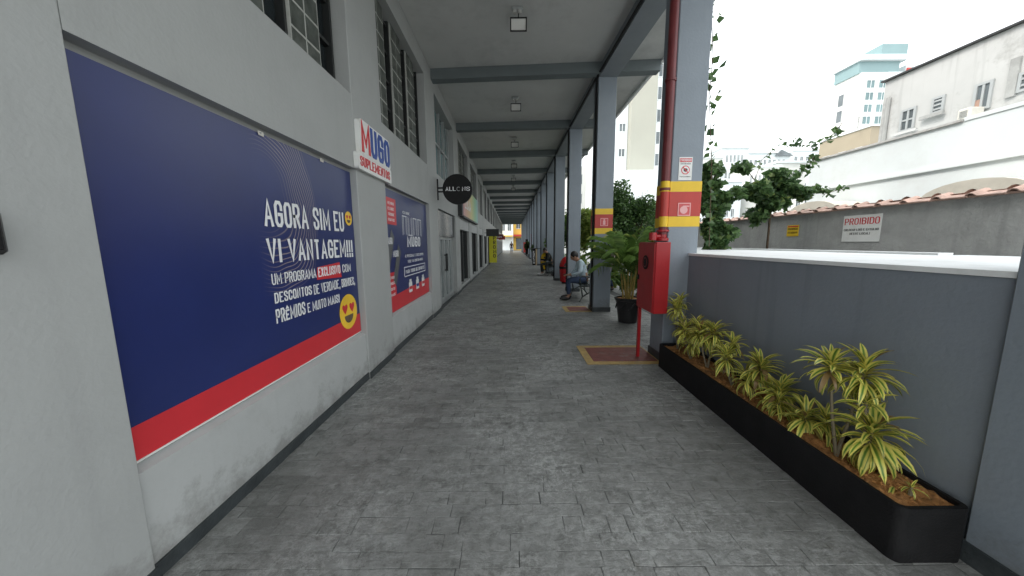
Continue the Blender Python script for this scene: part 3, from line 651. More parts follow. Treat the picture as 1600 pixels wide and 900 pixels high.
emoji(2.295*H, 1.175*H, .047*H); emoji(2.205*H, .55*H, .118*H)
# small white clips holding the poster
for k, yy in enumerate((1.545, 2.02)):
    c = thing('poster_clip', (XP, yy*H, 1.49*H), ('nearer' if k == 0 else 'farther')+' small white clip on the top edge of the big navy poster', 'clip')
    MB().box(XP+.003, XP+.010, yy*H-.025, yy*H+.025, 1.480*H, 1.500*H, b=.005).build('clip_plate', M['acunit'], c)
    MB().tube([(XP+.013, yy*H-.012, 1.49*H), (XP+.02, yy*H-.012, 1.49*H)], .005, 6).build('screw', M['alu'], c)

p2 = poster(ys[1], ys[1]+BW, 'navy and red supplement shop poster with pale outlined letters in second wall recess')
yn, yf = ys[1]+.01, ys[1]+BW-.01
MB().extr([(XP, yn, .368*H), (XP, yf, .368*H), (XP, yf, .56*H), (XP, yn, .51*H)], (.002, 0, 0)).build('red_stripe', M['printred'], p2)
rect('red_label', M['printred'], p2, 'L', (XP, yn+.16, 1.18*H), .36, .36, .002)
for k in range(4): text(('MEMBRO', 'CLUBE', 'TROQUE', 'PONTOS')[k], M['white'], p2, 'L', (XP+.0022, yn+.2, 1.36*H-k*.075), .24, .038, .001, .01)
M['cardgrey'] = mat('dark_grey_print', (.10, .105, .11), .4)
for (a, b_) in ((.02, .84), (.26, .70)):
    q = [(0, 0), (.12, -.10), (.42, .38), (.30, .50)]
    MB().extr([(XP+(.001 if a < .1 else .003), yn+a+u_*.9, b_*H+v_-.05) for u_, v_ in q], (.002, 0, 0)).build('card_picture', M['cardgrey'], p2)
text('MUGO', M['white'], p2, 'L', (XP+.006, yn+.30, .88*H), .22, .09, .001, .02)
text('MUGO', M['white'], p2, 'L', (XP+.006, yn+.10, 1.0*H), .20, .09, .001, .02)
rect('red_label', M['printred'], p2, 'L', (XP+.002, yn+.03, .50*H), .34, .36, .002)
for k in range(4): text(('PREMIOS', 'BRINDES', 'DESCONTOS', 'E MAIS')[k], M['white'], p2, 'L', (XP+.0045, yn+.07, .68*H-k*.08), .24, .038, .001, .01)
def outline_word(y0, z0, w, h):
    """interlocking outlined block letters"""
    mb = MB(); t = .016; x = XP+.001
    def bar(a, b, c, d): mb.box(x, x+.002, y0+a*w, y0+c*w, z0+b*h, z0+d*h)
    for k in range(4):
        o = k*.25
        for e in (0, .045): 
            bar(o+e, e, o+e+t/w*.6, 1-e); bar(o+.19-e, e, o+.19-e+t/w*.6, 1-e)
        bar(o, 1-.05 if k != 1 else 0, o+.2, 1 if k != 1 else .05)
    mb.build('outlined_lettering', M['white'], p2)
outline_word(yn+.78, 1.09*H, 1.1, .30)
text('CLUBE', M['white'], p2, 'L', (XP+.001, yn+.82, 1.31*H), .35, .04, .001, .01)
text('mugo', M['white'], p2, 'L', (XP+.001, yn+.98, .97*H), .75, .17, .001, .045)
text('É PESSOAL E EXCLUSIVO', M['white'], p2, 'L', (XP+.001, yn+.85, .86*H), 1.05, .045, .001, .005)
text('VOCÊ VAI CURTIR MUITO', M['white'], p2, 'L', (XP+.001, yn+.95, .80*H), .9, .045, .001, .005)
mb = MB(); 
for a in ((.76, .66, 2.0, .668), (.76, .755, 2.0, .763), (.76, .66, .775, .76), (1.985, .66, 2.0, .76)): mb.box(XP+.0, XP+.002, yn+a[0], yn+a[2], a[1]*H, a[3]*H)
mb.build('white_outline_box', M['white'], p2)
text('PARA TODOS OS ESPORTES', M['white'], p2, 'L', (XP+.001, yn+.83, .69*H), 1.1, .06, .001, .025)
for k, a in enumerate((.95, 1.35, 1.72)):
    mb = MB().box(XP+.003, XP+.005, yn+a, yn+a+.17, .48*H, .59*H).box(XP+.003, XP+.005, yn+a+.03, yn+a+.14, .592*H, .62*H)
    mb.build('product_picture', M['signwhite'], p2)
    rect('product_label', M['printred' if k != 1 else 'printblue'], p2, 'L', (XP+.0055, yn+a+.01, .51*H), .15, .05, .001)

# ---------------------------------------------------------------- signs on the shop wall
ms = thing('shop_sign', (XW, 2.36*H, 1.52*H), 'white raised shop sign with red and blue letters between the two posters', 'sign')
xs = XW+.012
def rounded(y0, z0, y1, z1, r, k=5):
    pts = []
    for cy, cz, a in ((y1-r, z0+r, -90), (y1-r, z1-r, 0), (y0+r, z1-r, 90), (y0+r, z0+r, 180)):
        for j in range(k+1): w = radians(a+90*j/k); pts.append((cy+r*cos(w), cz+r*sin(w)))
    return pts
MB().extr([(xs-.010, a, b) for a, b in rounded(2.385*H, 1.62*H, 2.95*H, 1.86*H, .05)], (.05, 0, 0)).build('letter_board', M['signwhite'], ms)
MB().extr([(xs-.010, a, b) for a, b in rounded(2.34*H, 1.515*H, 2.965*H, 1.63*H, .03)], (.047, 0, 0)).build('lower_board', M['signwhite'], ms)
text('M', M['printred'], ms, 'L', (xs+.041, 2.405*H, 1.64*H), .21, .31, .006, .03)
text('UGO', M['printblue'], ms, 'L', (xs+.041, 2.56*H, 1.64*H), .56, .31, .006, .045)
text('SUPLEMENTOS', M['printred'], ms, 'L', (xs+.038, 2.37*H, 1.54*H), .83, .10, .004, .03)

al = thing('round_shop_sign', (XW, 4.9*H, 1.77*H), 'round black projecting sign reading ALLONS on a wall bracket', 'sign')
scx, scy, scz, sr = -.775*H, 4.9*H, 1.775*H, .212*H
mb = MB(); n = 40
mb.add([(scx+sr*cos(2*pi*i/n), scy+d, scz+sr*sin(2*pi*i/n)) for d in (0, .1) for i in range(n)], [tuple(range(n)), tuple(range(2*n-1, n-1, -1))]+[(i, i+n, (i+1) % n+n, (i+1) % n) for i in range(n)])
mb.build('sign_disc', M['black'], al)
text('ALL', M['white'], al, 'F', (scx-sr*.80, scy-.001, scz-.035), .22, .085, .002, .03)
text('NS', M['white'], al, 'F', (scx+sr*.32, scy-.001, scz-.035), .17, .085, .002, .01)
rg = MB().tube([(scx+sr*.08+.035*cos(t*pi/8), scy-.002, scz+.005+.04*sin(t*pi/8)) for t in range(2, 15)], .006, 5); rg.build('lettering', M['alu'], al)
MB().box(XW+.001, XW+.02, scy+.02, scy+.08, scz-.22, scz+.22).box(XW+.02, scx-sr+.02, scy+.035, scy+.065, scz+.02, scz+.05).box(XW+.02, scx-sr+.02, scy+.035, scy+.065, scz-.06, scz-.03).build('bracket', M['black'], al)

rb = thing('rainbow_sign', (XW, 6.8*H, 1.5*H), 'rainbow coloured long shop sign behind the round black sign', 'sign')
bx('sign_box', M['rainbow'], rb, XW+.002, XW+.12, 6.95*H, 9.9*H, 1.58*H, 2.22*H)
bx('dark_end_strip', M['darkframe'], rb, XW+.002, XW+.125, 6.75*H, 6.949*H, 1.56*H, 2.22*H)
bx('lower_trim', M['darkframe'], rb, XW+.002, XW+.13, 6.95*H, 9.9*H, 1.545*H, 1.579*H)
text('LOJA', M['white'], rb, 'L', (XW+.122, 7.2*H, 1.75*H), 1.6, .35, .004, .02)

yb_ = thing('yellow_banner', (XW, 17*H, 0), 'tall yellow banner with black vertical lettering on the shop wall', 'banner')
bx('banner_sheet', M['yellowbanner'], yb_, XW+.02, XW+.55, 15.6*H, 15.6*H+.05, .15, 1.55*H)
text('P\nR\nO\nM\nO', M['printblack'], yb_, 'F', (XW+.30, 15.6*H-.001, .5), .22, 1.5, .003, .03, vert=True)
bx('banner_post', M['black'], yb_, XW+.0, XW+.02, 15.6*H, 15.6*H+.05, 0, 1.6*H)

for k, (yq, mcol, nm) in enumerate(((21, 'red', 'red'), (13.2, 'darkframe', 'dark'), (26, 'bandred', 'distant red'))):
    t = thing('projecting_sign', (XW, yq*H, 1.2*H), nm+' box sign projecting from the far shop wall', 'sign')
    bx('sign_box', M['redpipe' if k == 0 else mcol], t, XW+.1, XW+.1+.75, yq*H, yq*H+.12, 1.28*H, 1.28*H+.42)
    bx('sign_arm', M['black'], t, XW+.0, XW+.1, yq*H+.04, yq*H+.08, 1.4*H, 1.42*H)
    if k == 0: text('CAFE', M['white'], t, 'F', (XW+.2, yq*H-.001, 1.34*H), .5, .14, .003, .02)

wb = thing('wall_box', (XW, .66*H, 1.0*H), 'black plastic box fixed to the grey pier at the left edge', 'wall box')
MB().box(XW+.001, XW+.05, .50*H, .69*H, .985*H, 1.075*H, b=.01).build('box_body', M['blackplastic'], wb)
MB().box(XW+.051, XW+.055, .51*H, .68*H, .995*H, 1.065*H, b=.002).build('box_lid', M['black'], wb)

# ---------------------------------------------------------------- ceiling lights
def lamp(i):
    y0 = 3.62*H+BAY*i; x = .085*H
    t = thing('ceiling_light', (x, y0, ZC), ['nearest', 'second', 'third', 'fourth', 'fifth', 'sixth'][i]+' small square floodlight hanging from the arcade ceiling', 'light', 'floodlights along the ceiling')
    MB().box(x-.10, x+.07, y0-.03, y0+.03, ZC-.05, ZC-.003, b=.01).build('ceiling_mount', M['alu'], t)
    for s in (-1, 1): MB().lathe([(.01, -.045), (.03, -.04), (.035, -.015), (.03, 0)], x-.02+s*.035, y0, ZC-.05, 10).build('twin_lamp', M['lampglass'], t)
    MB().tube([(x, y0, ZC-.05), (x, y0, ZC-.14)], .008, 6).build('hanger', M['black'], t)
    w, h_ = .125, .085; z = ZC-.24; th = radians(25)
    def P(a, b, c): return (x+a, y0+b*sin(th)*-1+c*cos(th), z+b*cos(th)+c*sin(th))
    mb = MB()
    def slab(a0, a1, b0, b1, c0, c1): mb.add([P(a, b, c) for c in (c0, c1) for a, b in ((a0, b0), (a1, b0), (a1, b1), (a0, b1))], [(0,1,2,3),(7,6,5,4),(0,4,5,1),(1,5,6,2),(2,6,7,3),(3,7,4,0)])
    slab(-w, w, -h_, -h_+.016, -.02, .03); slab(-w, w, h_-.016, h_, -.02, .03); slab(-w, -w+.016, -h_+.016, h_-.016, -.02, .03); slab(w-.016, w, -h_+.016, h_-.016, -.02, .03); slab(-w, w, -h_, h_, .0301, .04)
    mb.build('lamp_frame', M['black'], t); mb = MB()
    mb.add([P(a, b, c) for c in (-.005, .029) for a, b in ((-w+.017, -h_+.017), (w-.017, -h_+.017), (w-.017, h_-.017), (-w+.017, h_-.017))], [(0,1,2,3),(7,6,5,4),(0,4,5,1),(1,5,6,2),(2,6,7,3),(3,7,4,0)])
    mb.build('lamp_glass', M['lampglass'], t)
for i in range(6): lamp(i)

# ---------------------------------------------------------------- parapet and planter
pw = thing('parapet', (1.43*H, .9*H, 0), 'slate grey parapet wall with wide white top behind the planter', 'wall')
PT = .909*H
bx('wall_face', M['parapet'], pw, 1.432*H, 1.55*H, .5*H, 2.9*H, -.1, PT-.03)
MB().prism([(1.425*H, .45*H), (2.7*H, .45*H), (2.7*H, 1.98*H), (1.425*H, 1.98*H)][::1], PT-.028, PT).build('coping', M['whitetrim'], pw)
MB().prism([(1.425*H, 1.982*H), (2.6*H, 1.982*H), (2.6*H, 4.8*H), (2.0*H, 3.7*H), (1.425*H, 2.92*H)], PT-.028, PT).build('coping', M['whitetrim'], pw)
MB().prism([(2.55*H, 1.985*H), (2.64*H, 1.985*H), (2.64*H, 4.8*H), (2.55*H, 4.8*H)], PT+.0, PT+.02).build('raised_edge', M['whitetrim'], pw)
bx('outer_wall', M['outwall'], pw, 2.5*H, 2.58*H, .5*H, 4.7*H, -.1, PT-.03)

pl = thing('planter', (1.2*H, .907*H, 0), 'long low black trough planter along the parapet wall', 'planter')
ax0, ax1, ay0, ay1, ph = 1.185*H, 1.405*H, .907*H, 2.60*H, .186*H
def rr(x0, y0, x1, y1, r, k=5):
    pts = []
    for cx_, cy_, a in ((x1-r, y0+r, -90), (x1-r, y1-r, 0), (x0+r, y1-r, 90), (x0+r, y0+r, 180)):
        for j in range(k+1): w = radians(a+90*j/k); pts.append((cx_+r*cos(w), cy_+r*sin(w)))
    return pts
o1 = rr(ax0, ay0, ax1, ay1, .04); i1 = rr(ax0+.022, ay0+.022, ax1-.022, ay1-.022, .025); n = len(o1)
mb = MB(); vs = [(a, b, 0) for a, b in o1]+[(a, b, ph-.006) for a, b in o1]+[(a+(.004 if a < (ax0+ax1)/2 else -.004), b, ph) for a, b in o1]+[(a, b, ph) for a, b in i1]+[(a, b, ph-.08) for a, b in i1]
mb.add(vs, [(r*n+i, r*n+(i+1) % n, (r+1)*n+(i+1) % n, (r+1)*n+i) for r in range(4) for i in range(n)], True); mb.build('trough', M['planter'], pl)
# lumpy soil
nx, ny = 12, 90; vs = []; 
for j in range(ny+1):
    for i in range(nx+1):
        u, v = i/nx, j/ny; vs.append((ax0+.02+u*(ax1-ax0-.04), ay0+.02+v*(ay1-ay0-.04), ph-.028+.012*sin(v*40+u*3)*sin(u*5+v*13)+random.uniform(-.007, .007)))
MB().add(vs, [(j*(nx+1)+i, j*(nx+1)+i+1, (j+1)*(nx+1)+i+1, (j+1)*(nx+1)+i) for j in range(ny) for i in range(nx)]).build('soil', M['soil'], pl)
so_ = MB()
for k in range(900):
    a, b = random.uniform(ax0+.03, ax1-.03), random.uniform(ay0+.03, ay1-.03); r = random.uniform(.003, .009); w = random.uniform(0, 3)
    so_.add([(a+r*cos(w), b+r*sin(w), ph-.02), (a-r*sin(w), b+r*cos(w), ph-.022), (a-r*cos(w), b-r*sin(w), ph-.02), (a, b, ph-.02+r*.9)], [(0,1,3),(1,2,3),(2,0,3)])
so_.build('mulch', M['soil'], pl, 'stuff')

# ---------------------------------------------------------------- variegated dracaenas
def leaf_mesh(L_, w, droop, fold):
    seg = 6; vs = []; uv = []
    ang = 0; p = Vector((0, 0, 0))
    for i in range(seg+1):
        t = i/seg; hw = w*(sin(pi*min(1, t*.93+.07))**.7)*.5 if t < 1 else .0005
        for k, s in enumerate((-1, 0, 1)):
            vs.append((p.x, s*hw, p.z+abs(s)*fold*hw)); uv.append((.5+.5*s, t))
        ang -= droop/seg*(1+t); p = p+Vector((cos(ang)*L_/seg, 0, sin(ang)*L_/seg))
    fs = [(i*3+k, i*3+k+1, i*3+k+4, i*3+k+3) for i in range(seg) for k in range(2)]
    me = bpy.data.meshes.new('leaf'); me.from_pydata(vs, [], fs); ul = me.uv_layers.new(name='UVMap')
    for poly in me.polygons:
        poly.use_smooth = True
        for li in poly.loop_indices: ul.data[li].uv = uv[me.loops[li].vertex_index]
    me.materials.append(M['varieg']); return me
LM = [leaf_mesh(.150+.012*k, .027+.003*(k % 3), .38+.27*k, .35) for k in range(5)]
def rosette(parent, c, n, size=1., droopy=0., stretch=.08, lean=(0, 0)):
    o = org(parent)
    n = int(n*1.45)
    for i in range(n):
        t = i/n; az = i*2.39996+random.uniform(-.25, .25)
        el = radians(80-t*(100+droopy*30)+random.uniform(-14, 14))
        k = min(4, int(t*3.2+droopy*1.2+random.random()*1.3))
        ob = bpy.data.objects.new('leaf', LM[k]); COL.objects.link(ob); ob.parent = parent
        p = Vector(c)+Vector((lean[0]*(1-t), lean[1]*(1-t), -t*stretch))-o
        s = size*1.0*(.62+.45*sin(pi*min(1, .25+t*.75)))*random.uniform(.75, 1.15)
        ob.matrix_local = Matrix.Translation(p) @ Matrix.Rotation(az, 4, 'Z') @ Matrix.Rotation(-el, 4, 'Y') @ Matrix.Rotation(random.uniform(-.25, .25), 4, 'X') @ Matrix.Scale(s, 4)
def dracaena(base, heads, label):
    t = thing('variegated_plant', (*base, ph-.03), label, 'plant', 'variegated plants in the black planter')
    for (dx, dy, z, n, size, dr, st) in heads:
        b = Vector((base[0], base[1], ph-.04)); e = Vector((base[0]+dx, base[1]+dy, z))
        m_ = b.lerp(e, .5)+Vector((dx*.15, 0, .03*random.uniform(-1, 1)))
        MB().tube([b, m_, e-Vector((0, 0, .02)), e+Vector((0, 0, .01))], [.010, .008, .007, .005], 6).build('stem', M['stem'], t)
        rosette(t, e, n, size, dr, st)
xc = 1.29*H
dracaena((xc, 2.50*H), [(-.05, -.02, .76, 34, .95, .2, .08), (.03, .05, .84, 26, .85, .1, .08), (.0, -.08, .55, 20, .8, .3, .06)], 'farthest variegated plant, tall and thin beside the hose cabinet')
dracaena((xc-.02, 2.28*H), [(-.07, .03, .58, 34, .95, .5, .08), (.05, .02, .62, 36, 1., .4, .09), (-.04, -.07, .48, 26, .9, .6, .08)], 'bushy variegated plant just in front of the thin tall one')
dracaena((xc+.0, 2.10*H), [(.02, -.03, .64, 46, 1.1, .5, .1), (-.06, .06, .62, 40, 1., .5, .08)], 'variegated plant with flat topped crown and bare pale stems')
dracaena((xc-.01, 1.84*H), [(.03, .08, .60, 18, .9, .2, .04), (-.05, .03, .51, 36, 1., .5, .08)], 'variegated plant with one small head raised above its crown')
dracaena((xc-.01, 1.68*H), [(.03, -.02, .53, 52, 1.1, .4, .1), (-.04, .02, .42, 26, .9, .5, .07)], 'full round variegated plant in the middle of the planter')
dracaena((xc+.0, 1.53*H), [(.02, .0, .42, 44, 1.05, .6, .1), (-.02, -.05, .36, 24, .9, .6, .08)], 'low dense variegated plant right of the full round one')
dracaena((xc-.01, 1.36*H), [(.0, .0, .36, 36, 1., .4, .06), (.06, -.08, .38, 22, .9, .3, .05)], 'shortest variegated plant spreading over the soil before the tallest one')
dracaena((xc-.03, 1.20*H), [(-.04, .06, .79, 34, 1.05, .3, .08), (.06, -.035, .80, 48, 1.1, .4, .12)], 'tallest variegated plant with two big heads on a bare stem')
dracaena((xc+.01, 1.12*H), [(-.01, .03, .62, 9, 1., -.2, .02), (.0, -.01, .49, 56, 1.15, 1.0, .16)], 'nearest big variegated plant drooping down to the soil')
dracaena((xc+.02, .985*H), [(0, 0, ph+.01, 7, .42, .6, .0)], 'tiny variegated seedling at the near end of the planter')

for k in range(14):
    ob = bpy.data.objects.new('fallen_leaf', LM[k % 5]); COL.objects.link(ob); ob.parent = pl
    ob.matrix_local = Matrix.Translation(Vector((random.uniform(ax0+.13, ax1-.13), random.uniform(ay0+.15, ay1-.2), ph-.008))-org(pl)) @ Matrix.Rotation(random.uniform(0, 6.28), 4, 'Z') @ Matrix.Rotation(radians(-14), 4, 'Y') @ Matrix.Scale(.55, 4)

# ---------------------------------------------------------------- leafy clumps
def leaves(mb, pts, size, flat=.0, heart=False):
    """pts: n x 3 array, one folded leaf each"""
    n = len(pts)
    d = rng.normal(size=(n, 3)); d[:, 2] = d[:, 2]*.6-.25; d /= np.linalg.norm(d, axis=1)[:, None]
    u = rng.normal(size=(n, 3)); s = np.cross(d, u); s /= np.linalg.norm(s, axis=1)[:, None]
    nn = np.cross(s, d); L_ = size*rng.uniform(.6, 1.3, n)[:, None]; w = .36 if not heart else .46
    a = pts; b = pts+d*L_*(.35 if heart else .5)+s*L_*w+nn*L_*.12; c = pts+d*L_; e = pts+d*L_*(.35 if heart else .5)-s*L_*w+nn*L_*.12
    vs = np.stack([a, b, c, e], 1).reshape(-1, 3); k = len(mb.v)
    mb.v += [tuple(v) for v in vs.tolist()]
    f = []
    for i in range(n): q = k+4*i; f += [(q, q+1, q+2), (q, q+2, q+3)]
    mb.f += f; mb.sm += [False]*len(f)
def blob_pts(c, r, n, clumps=14):
    c = np.array(c); r = np.array(r)
    cc = rng.normal(size=(clumps, 3)); cc /= np.linalg.norm(cc, axis=1)[:, None]; cc *= rng.uniform(.25, .85, clumps)[:, None]
    k = rng.integers(0, clumps, n); q = rng.normal(size=(n, 3)); q /= np.linalg.norm(q, axis=1)[:, None]; q *= (rng.uniform(.3, 1, n)**.6)[:, None]
    rad = rng.uniform(.26, .46, clumps)[k][:, None]
    return c+(cc[k]+q*rad)*r
def tree(loc, crown_c, r, n, size, m, label, cat='tree', group=None, clumps=16, trunk_r=.08, name='tree', bark='bark'):
    t = thing(name, loc, label, cat, group); mb = MB(); L0 = Vector(loc); C = Vector(crown_c)
    lim = [L0, L0.lerp(C, .45)+Vector((random.uniform(-.08, .08), 0, 0)), C]
    mb.tube(lim, [trunk_r, trunk_r*.75, trunk_r*.3], 8)
    for k in range(7):
        s = L0.lerp(C, random.uniform(.4, .95)); w = random.uniform(0, 6.28)
        e = C+Vector((cos(w)*r[0]*.75, sin(w)*r[1]*.75, random.uniform(-.4, .7)*r[2]))
        mb.tube([s, s.lerp(e, .5)+Vector((0, 0, .05)), e], [trunk_r*.4, trunk_r*.25, trunk_r*.08], 5)
    mb.build('trunk', M[bark], t)
    lb = MB(); leaves(lb, blob_pts(crown_c, r, n, clumps), size); lb.build('crown', M[m], t)
    return t
tree((2.75*H, 7.4*H, -.1), (2.72*H, 7.4*H, 1.68*H), (.62*H, .7*H, .72*H), 9000, .10, 'leafdark', 'dark round tree behind the potted palm', clumps=22)
tree((3.3*H, 8.6*H, -.1), (3.25*H, 8.6*H, 1.55*H), (.8*H, .8*H, .6*H), 6000, .11, 'leafmid', 'lighter green tree behind the dark round tree')
tree((2.15*H, 8.9*H, -.1), (2.1*H, 8.9*H, 1.45*H), (.35*H, .5*H, .75*H), 4500, .12, 'leaflime', 'lime green tree seen beside the second banded column', clumps=12)
tree((2.3*H, 12*H, -.1), (2.2*H, 12*H, 1.35*H), (.5*H, .8*H, .8*H), 4500, .13, 'leafmid', 'mid green tree farther along outside the columns')
tree((2.2*H, 17*H, -.1), (2.1*H, 17*H, 1.2*H), (.5*H, 1.2*H, .7*H), 3500, .15, 'leaflime', 'distant lime green tree outside the far columns')
def bush(c, r, n, size, m, label, group=None, name='shrub'):
    t = thing(name, (c[0], c[1], -.1), label, 'shrub', group)
    mb = MB()
    for k in range(5):
        w = k*1.3; mb.tube([(c[0], c[1], -.1), (c[0]+.3*r[0]*cos(w), c[1]+.3*r[1]*sin(w), c[2]), (c[0]+.5*r[0]*cos(w), c[1]+.5*r[1]*sin(w), c[2]+r[2]*.5)], [.02, .012, .005], 5)
    mb.build('stem', M['bark'], t); lb = MB(); leaves(lb, blob_pts(c, r, n, 10), size); lb.build('foliage', M[m], t)
bush((2.35*H, 5.6*H, .45), (.5, .6, .6), 1800, .10, 'leafdark', 'dark shrub between the potted palm and the second banded column')
bush((2.6*H, 6.6*H, .6), (.7, .6, .8), 2200, .11, 'leafmid', 'mid green shrub below the dark round tree')
bush((3.2*H, 5.2*H, .6), (.8, .7, .85), 2400, .11, 'leafdark', 'broad dark shrub behind the red hose cabinet')
bush((2.2*H, 7.6*H, .5), (.45, .6, .7), 1800, .12, 'leaflime', 'lime shrub left of the dark round tree')
bush((2.1*H, 10.2*H, .5), (.45, .8, .7), 1600, .13, 'leafmid', 'shrub between the third and fourth columns outside')
bush((2.1*H, 14.2*H, .5), (.45, .8, .7), 1400, .14, 'leafdark', 'far dark shrub outside the distant columns')
# long leaved yellow-green plants near the bench
def strap_plant(c, n, L_, m, label, h0=.3, name='strap_leaf_plant'):
    t = thing(name, c, label, 'plant'); mb = MB()
    for i in range(n):
        az = i*2.4; el = random.uniform(.7, 1.35); q = Vector(c)+Vector((0, 0, h0)); p = []; a = el; k_ = L_*random.uniform(.7, 1.1)
        for s in range(7):
            p.append(q.copy()); q = q+Vector((cos(az)*cos(a), sin(az)*cos(a), sin(a)))*k_/6; a -= .32
        w = [.012, .03, .035, .033, .026, .016, .002]; sd_ = Vector((-sin(az), cos(az), 0)); vs = []
        for s in range(7): vs += [p[s]-sd_*w[s], p[s]+sd_*w[s]]
        mb.add(vs, [(2*s, 2*s+1, 2*s+3, 2*s+2) for s in range(6)])
    mb.build('foliage', M[m], t); MB().tube([c, Vector(c)+Vector((0, 0, h0+.05))], .05, 6).build('stem', M['bark'], t)
strap_plant((1.98*H, 8.0*H, -.1), 34, 1.2, 'leaflime', 'arching lime strap leaved plant behind the red litter bin', .5)
strap_plant((1.95*H, 6.9*H, -.1), 30, .9, 'leafmid', 'strap leaved plant behind the bench')

# vines
def vine(pts, n, size, spread, label, m='leafvine', name='climbing_vine', r=.006):
    t = thing(name, pts[0], label, 'vine'); mb = MB().tube(pts, r, 5); mb.build('stem', M['bark'], t)
    P = [Vector(p) for p in pts]; seg = np.array([(P[i+1]-P[i]).length for i in range(len(P)-1)]); cum = np.r_[0, seg.cumsum()]
    q = []
    for k in range(n):
        d = rng.uniform(0, cum[-1]); i = min(len(P)-2, int(np.searchsorted(cum, d))-1 if d > 0 else 0); f = (d-cum[i])/seg[i]
        q.append(P[i].lerp(P[i+1], f)+Vector(rng.normal(size=3)*spread))
    lb = MB(); leaves(lb, np.array([tuple(v) for v in q]), size, heart=True); lb.build('foliage', M[m], t); return t
def px(u, v, d):
    """point at distance d (in eye heights along the arcade) seen at photo pixel u, v; used only to measure positions"""
    a, t = u-800, 450-v; a, t = a*cos(roll)+t*sin(roll), t*cos(roll)-a*sin(roll); Y = 512.3+.1342*t; Z = .991*t-69.4
    return Vector((a/Y*d*H, d*H, H+Z/Y*d*H))
vine([px(1108, 385, 3.6), px(1112, 250, 3.6), px(1108, 150, 3.6), px(1114, 90, 3.55), px(1110, -60, 3.5)], 85, .115, .04, 'thin hanging vine with heart shaped leaves beside the nearest column')
def mass(cs, size, label, name='climbing_plant'):
    t = thing(name, cs[0][0], label, 'climbing plant'); lb = MB(); mb = MB()
    for (c, r, n) in cs: leaves(lb, blob_pts(c, r, n, 9), size, heart=True); mb.tube([Vector(cs[0][0])-Vector((0, 0, cs[0][0][2]+.1)), Vector(cs[0][0]), c], [.03, .02, .006], 5)
    lb.build('foliage', M['leafvine'], t); mb.build('stem', M['bark'], t)
mass([(px(1113, 345, 3.9), (.21, .28, .44), 1300), (px(1112, 272, 3.9), (.17, .22, .30), 520), (px(1106, 310, 3.9), (.28, .25, .25), 700), (px(1140, 308, 3.9), (.30, .2, .20), 520), (px(1118, 380, 3.8), (.16, .2, .2), 400), (px(1135, 360, 3.9), (.14, .2, .24), 300)], .10, 'dense dark climbing plant right of the nearest banded column')
mass([(px(1205, 318, 5.0), (.40, .35, .34), 1300), (px(1170, 298, 5.0), (.46, .35, .22), 800), (px(1228, 290, 5.0), (.56, .35, .18), 800), (px(1252, 303, 5.0), (.34, .3, .17), 450), (px(1165, 262, 5.0), (.26, .2, .12), 150), (px(1185, 335, 5.0), (.3, .3, .2), 420), (px(1210, 275, 5.0), (.3, .3, .14), 260)], .12, 'sprawling climbing plant on top of the tiled boundary wall')
vine([px(1195, 285, 5), px(1240, 278, 5), px(1262, 262, 5), px(1272, 245, 5)], 110, .11, .05, 'vine shoot rising over the boundary wall')
vine([px(1245, 300, 5), px(1275, 296, 4.9), px(1300, 300, 4.8), px(1318, 293, 4.7)], 80, .10, .04, 'vine shoot reaching right along the boundary wall')
vine([px(1222, 222, 5.4), px(1250, 228, 5.2), px(1280, 226, 5), px(1300, 212, 4.9), px(1316, 192, 4.8)], 60, .12, .05, 'high vine shoot in front of the beige building')
vine([px(1222, 222, 5.4), px(1190, 250, 5.2), px(1180, 280, 5.1)], 10, .11, .03, 'sparse vine strand high above the boundary wall')

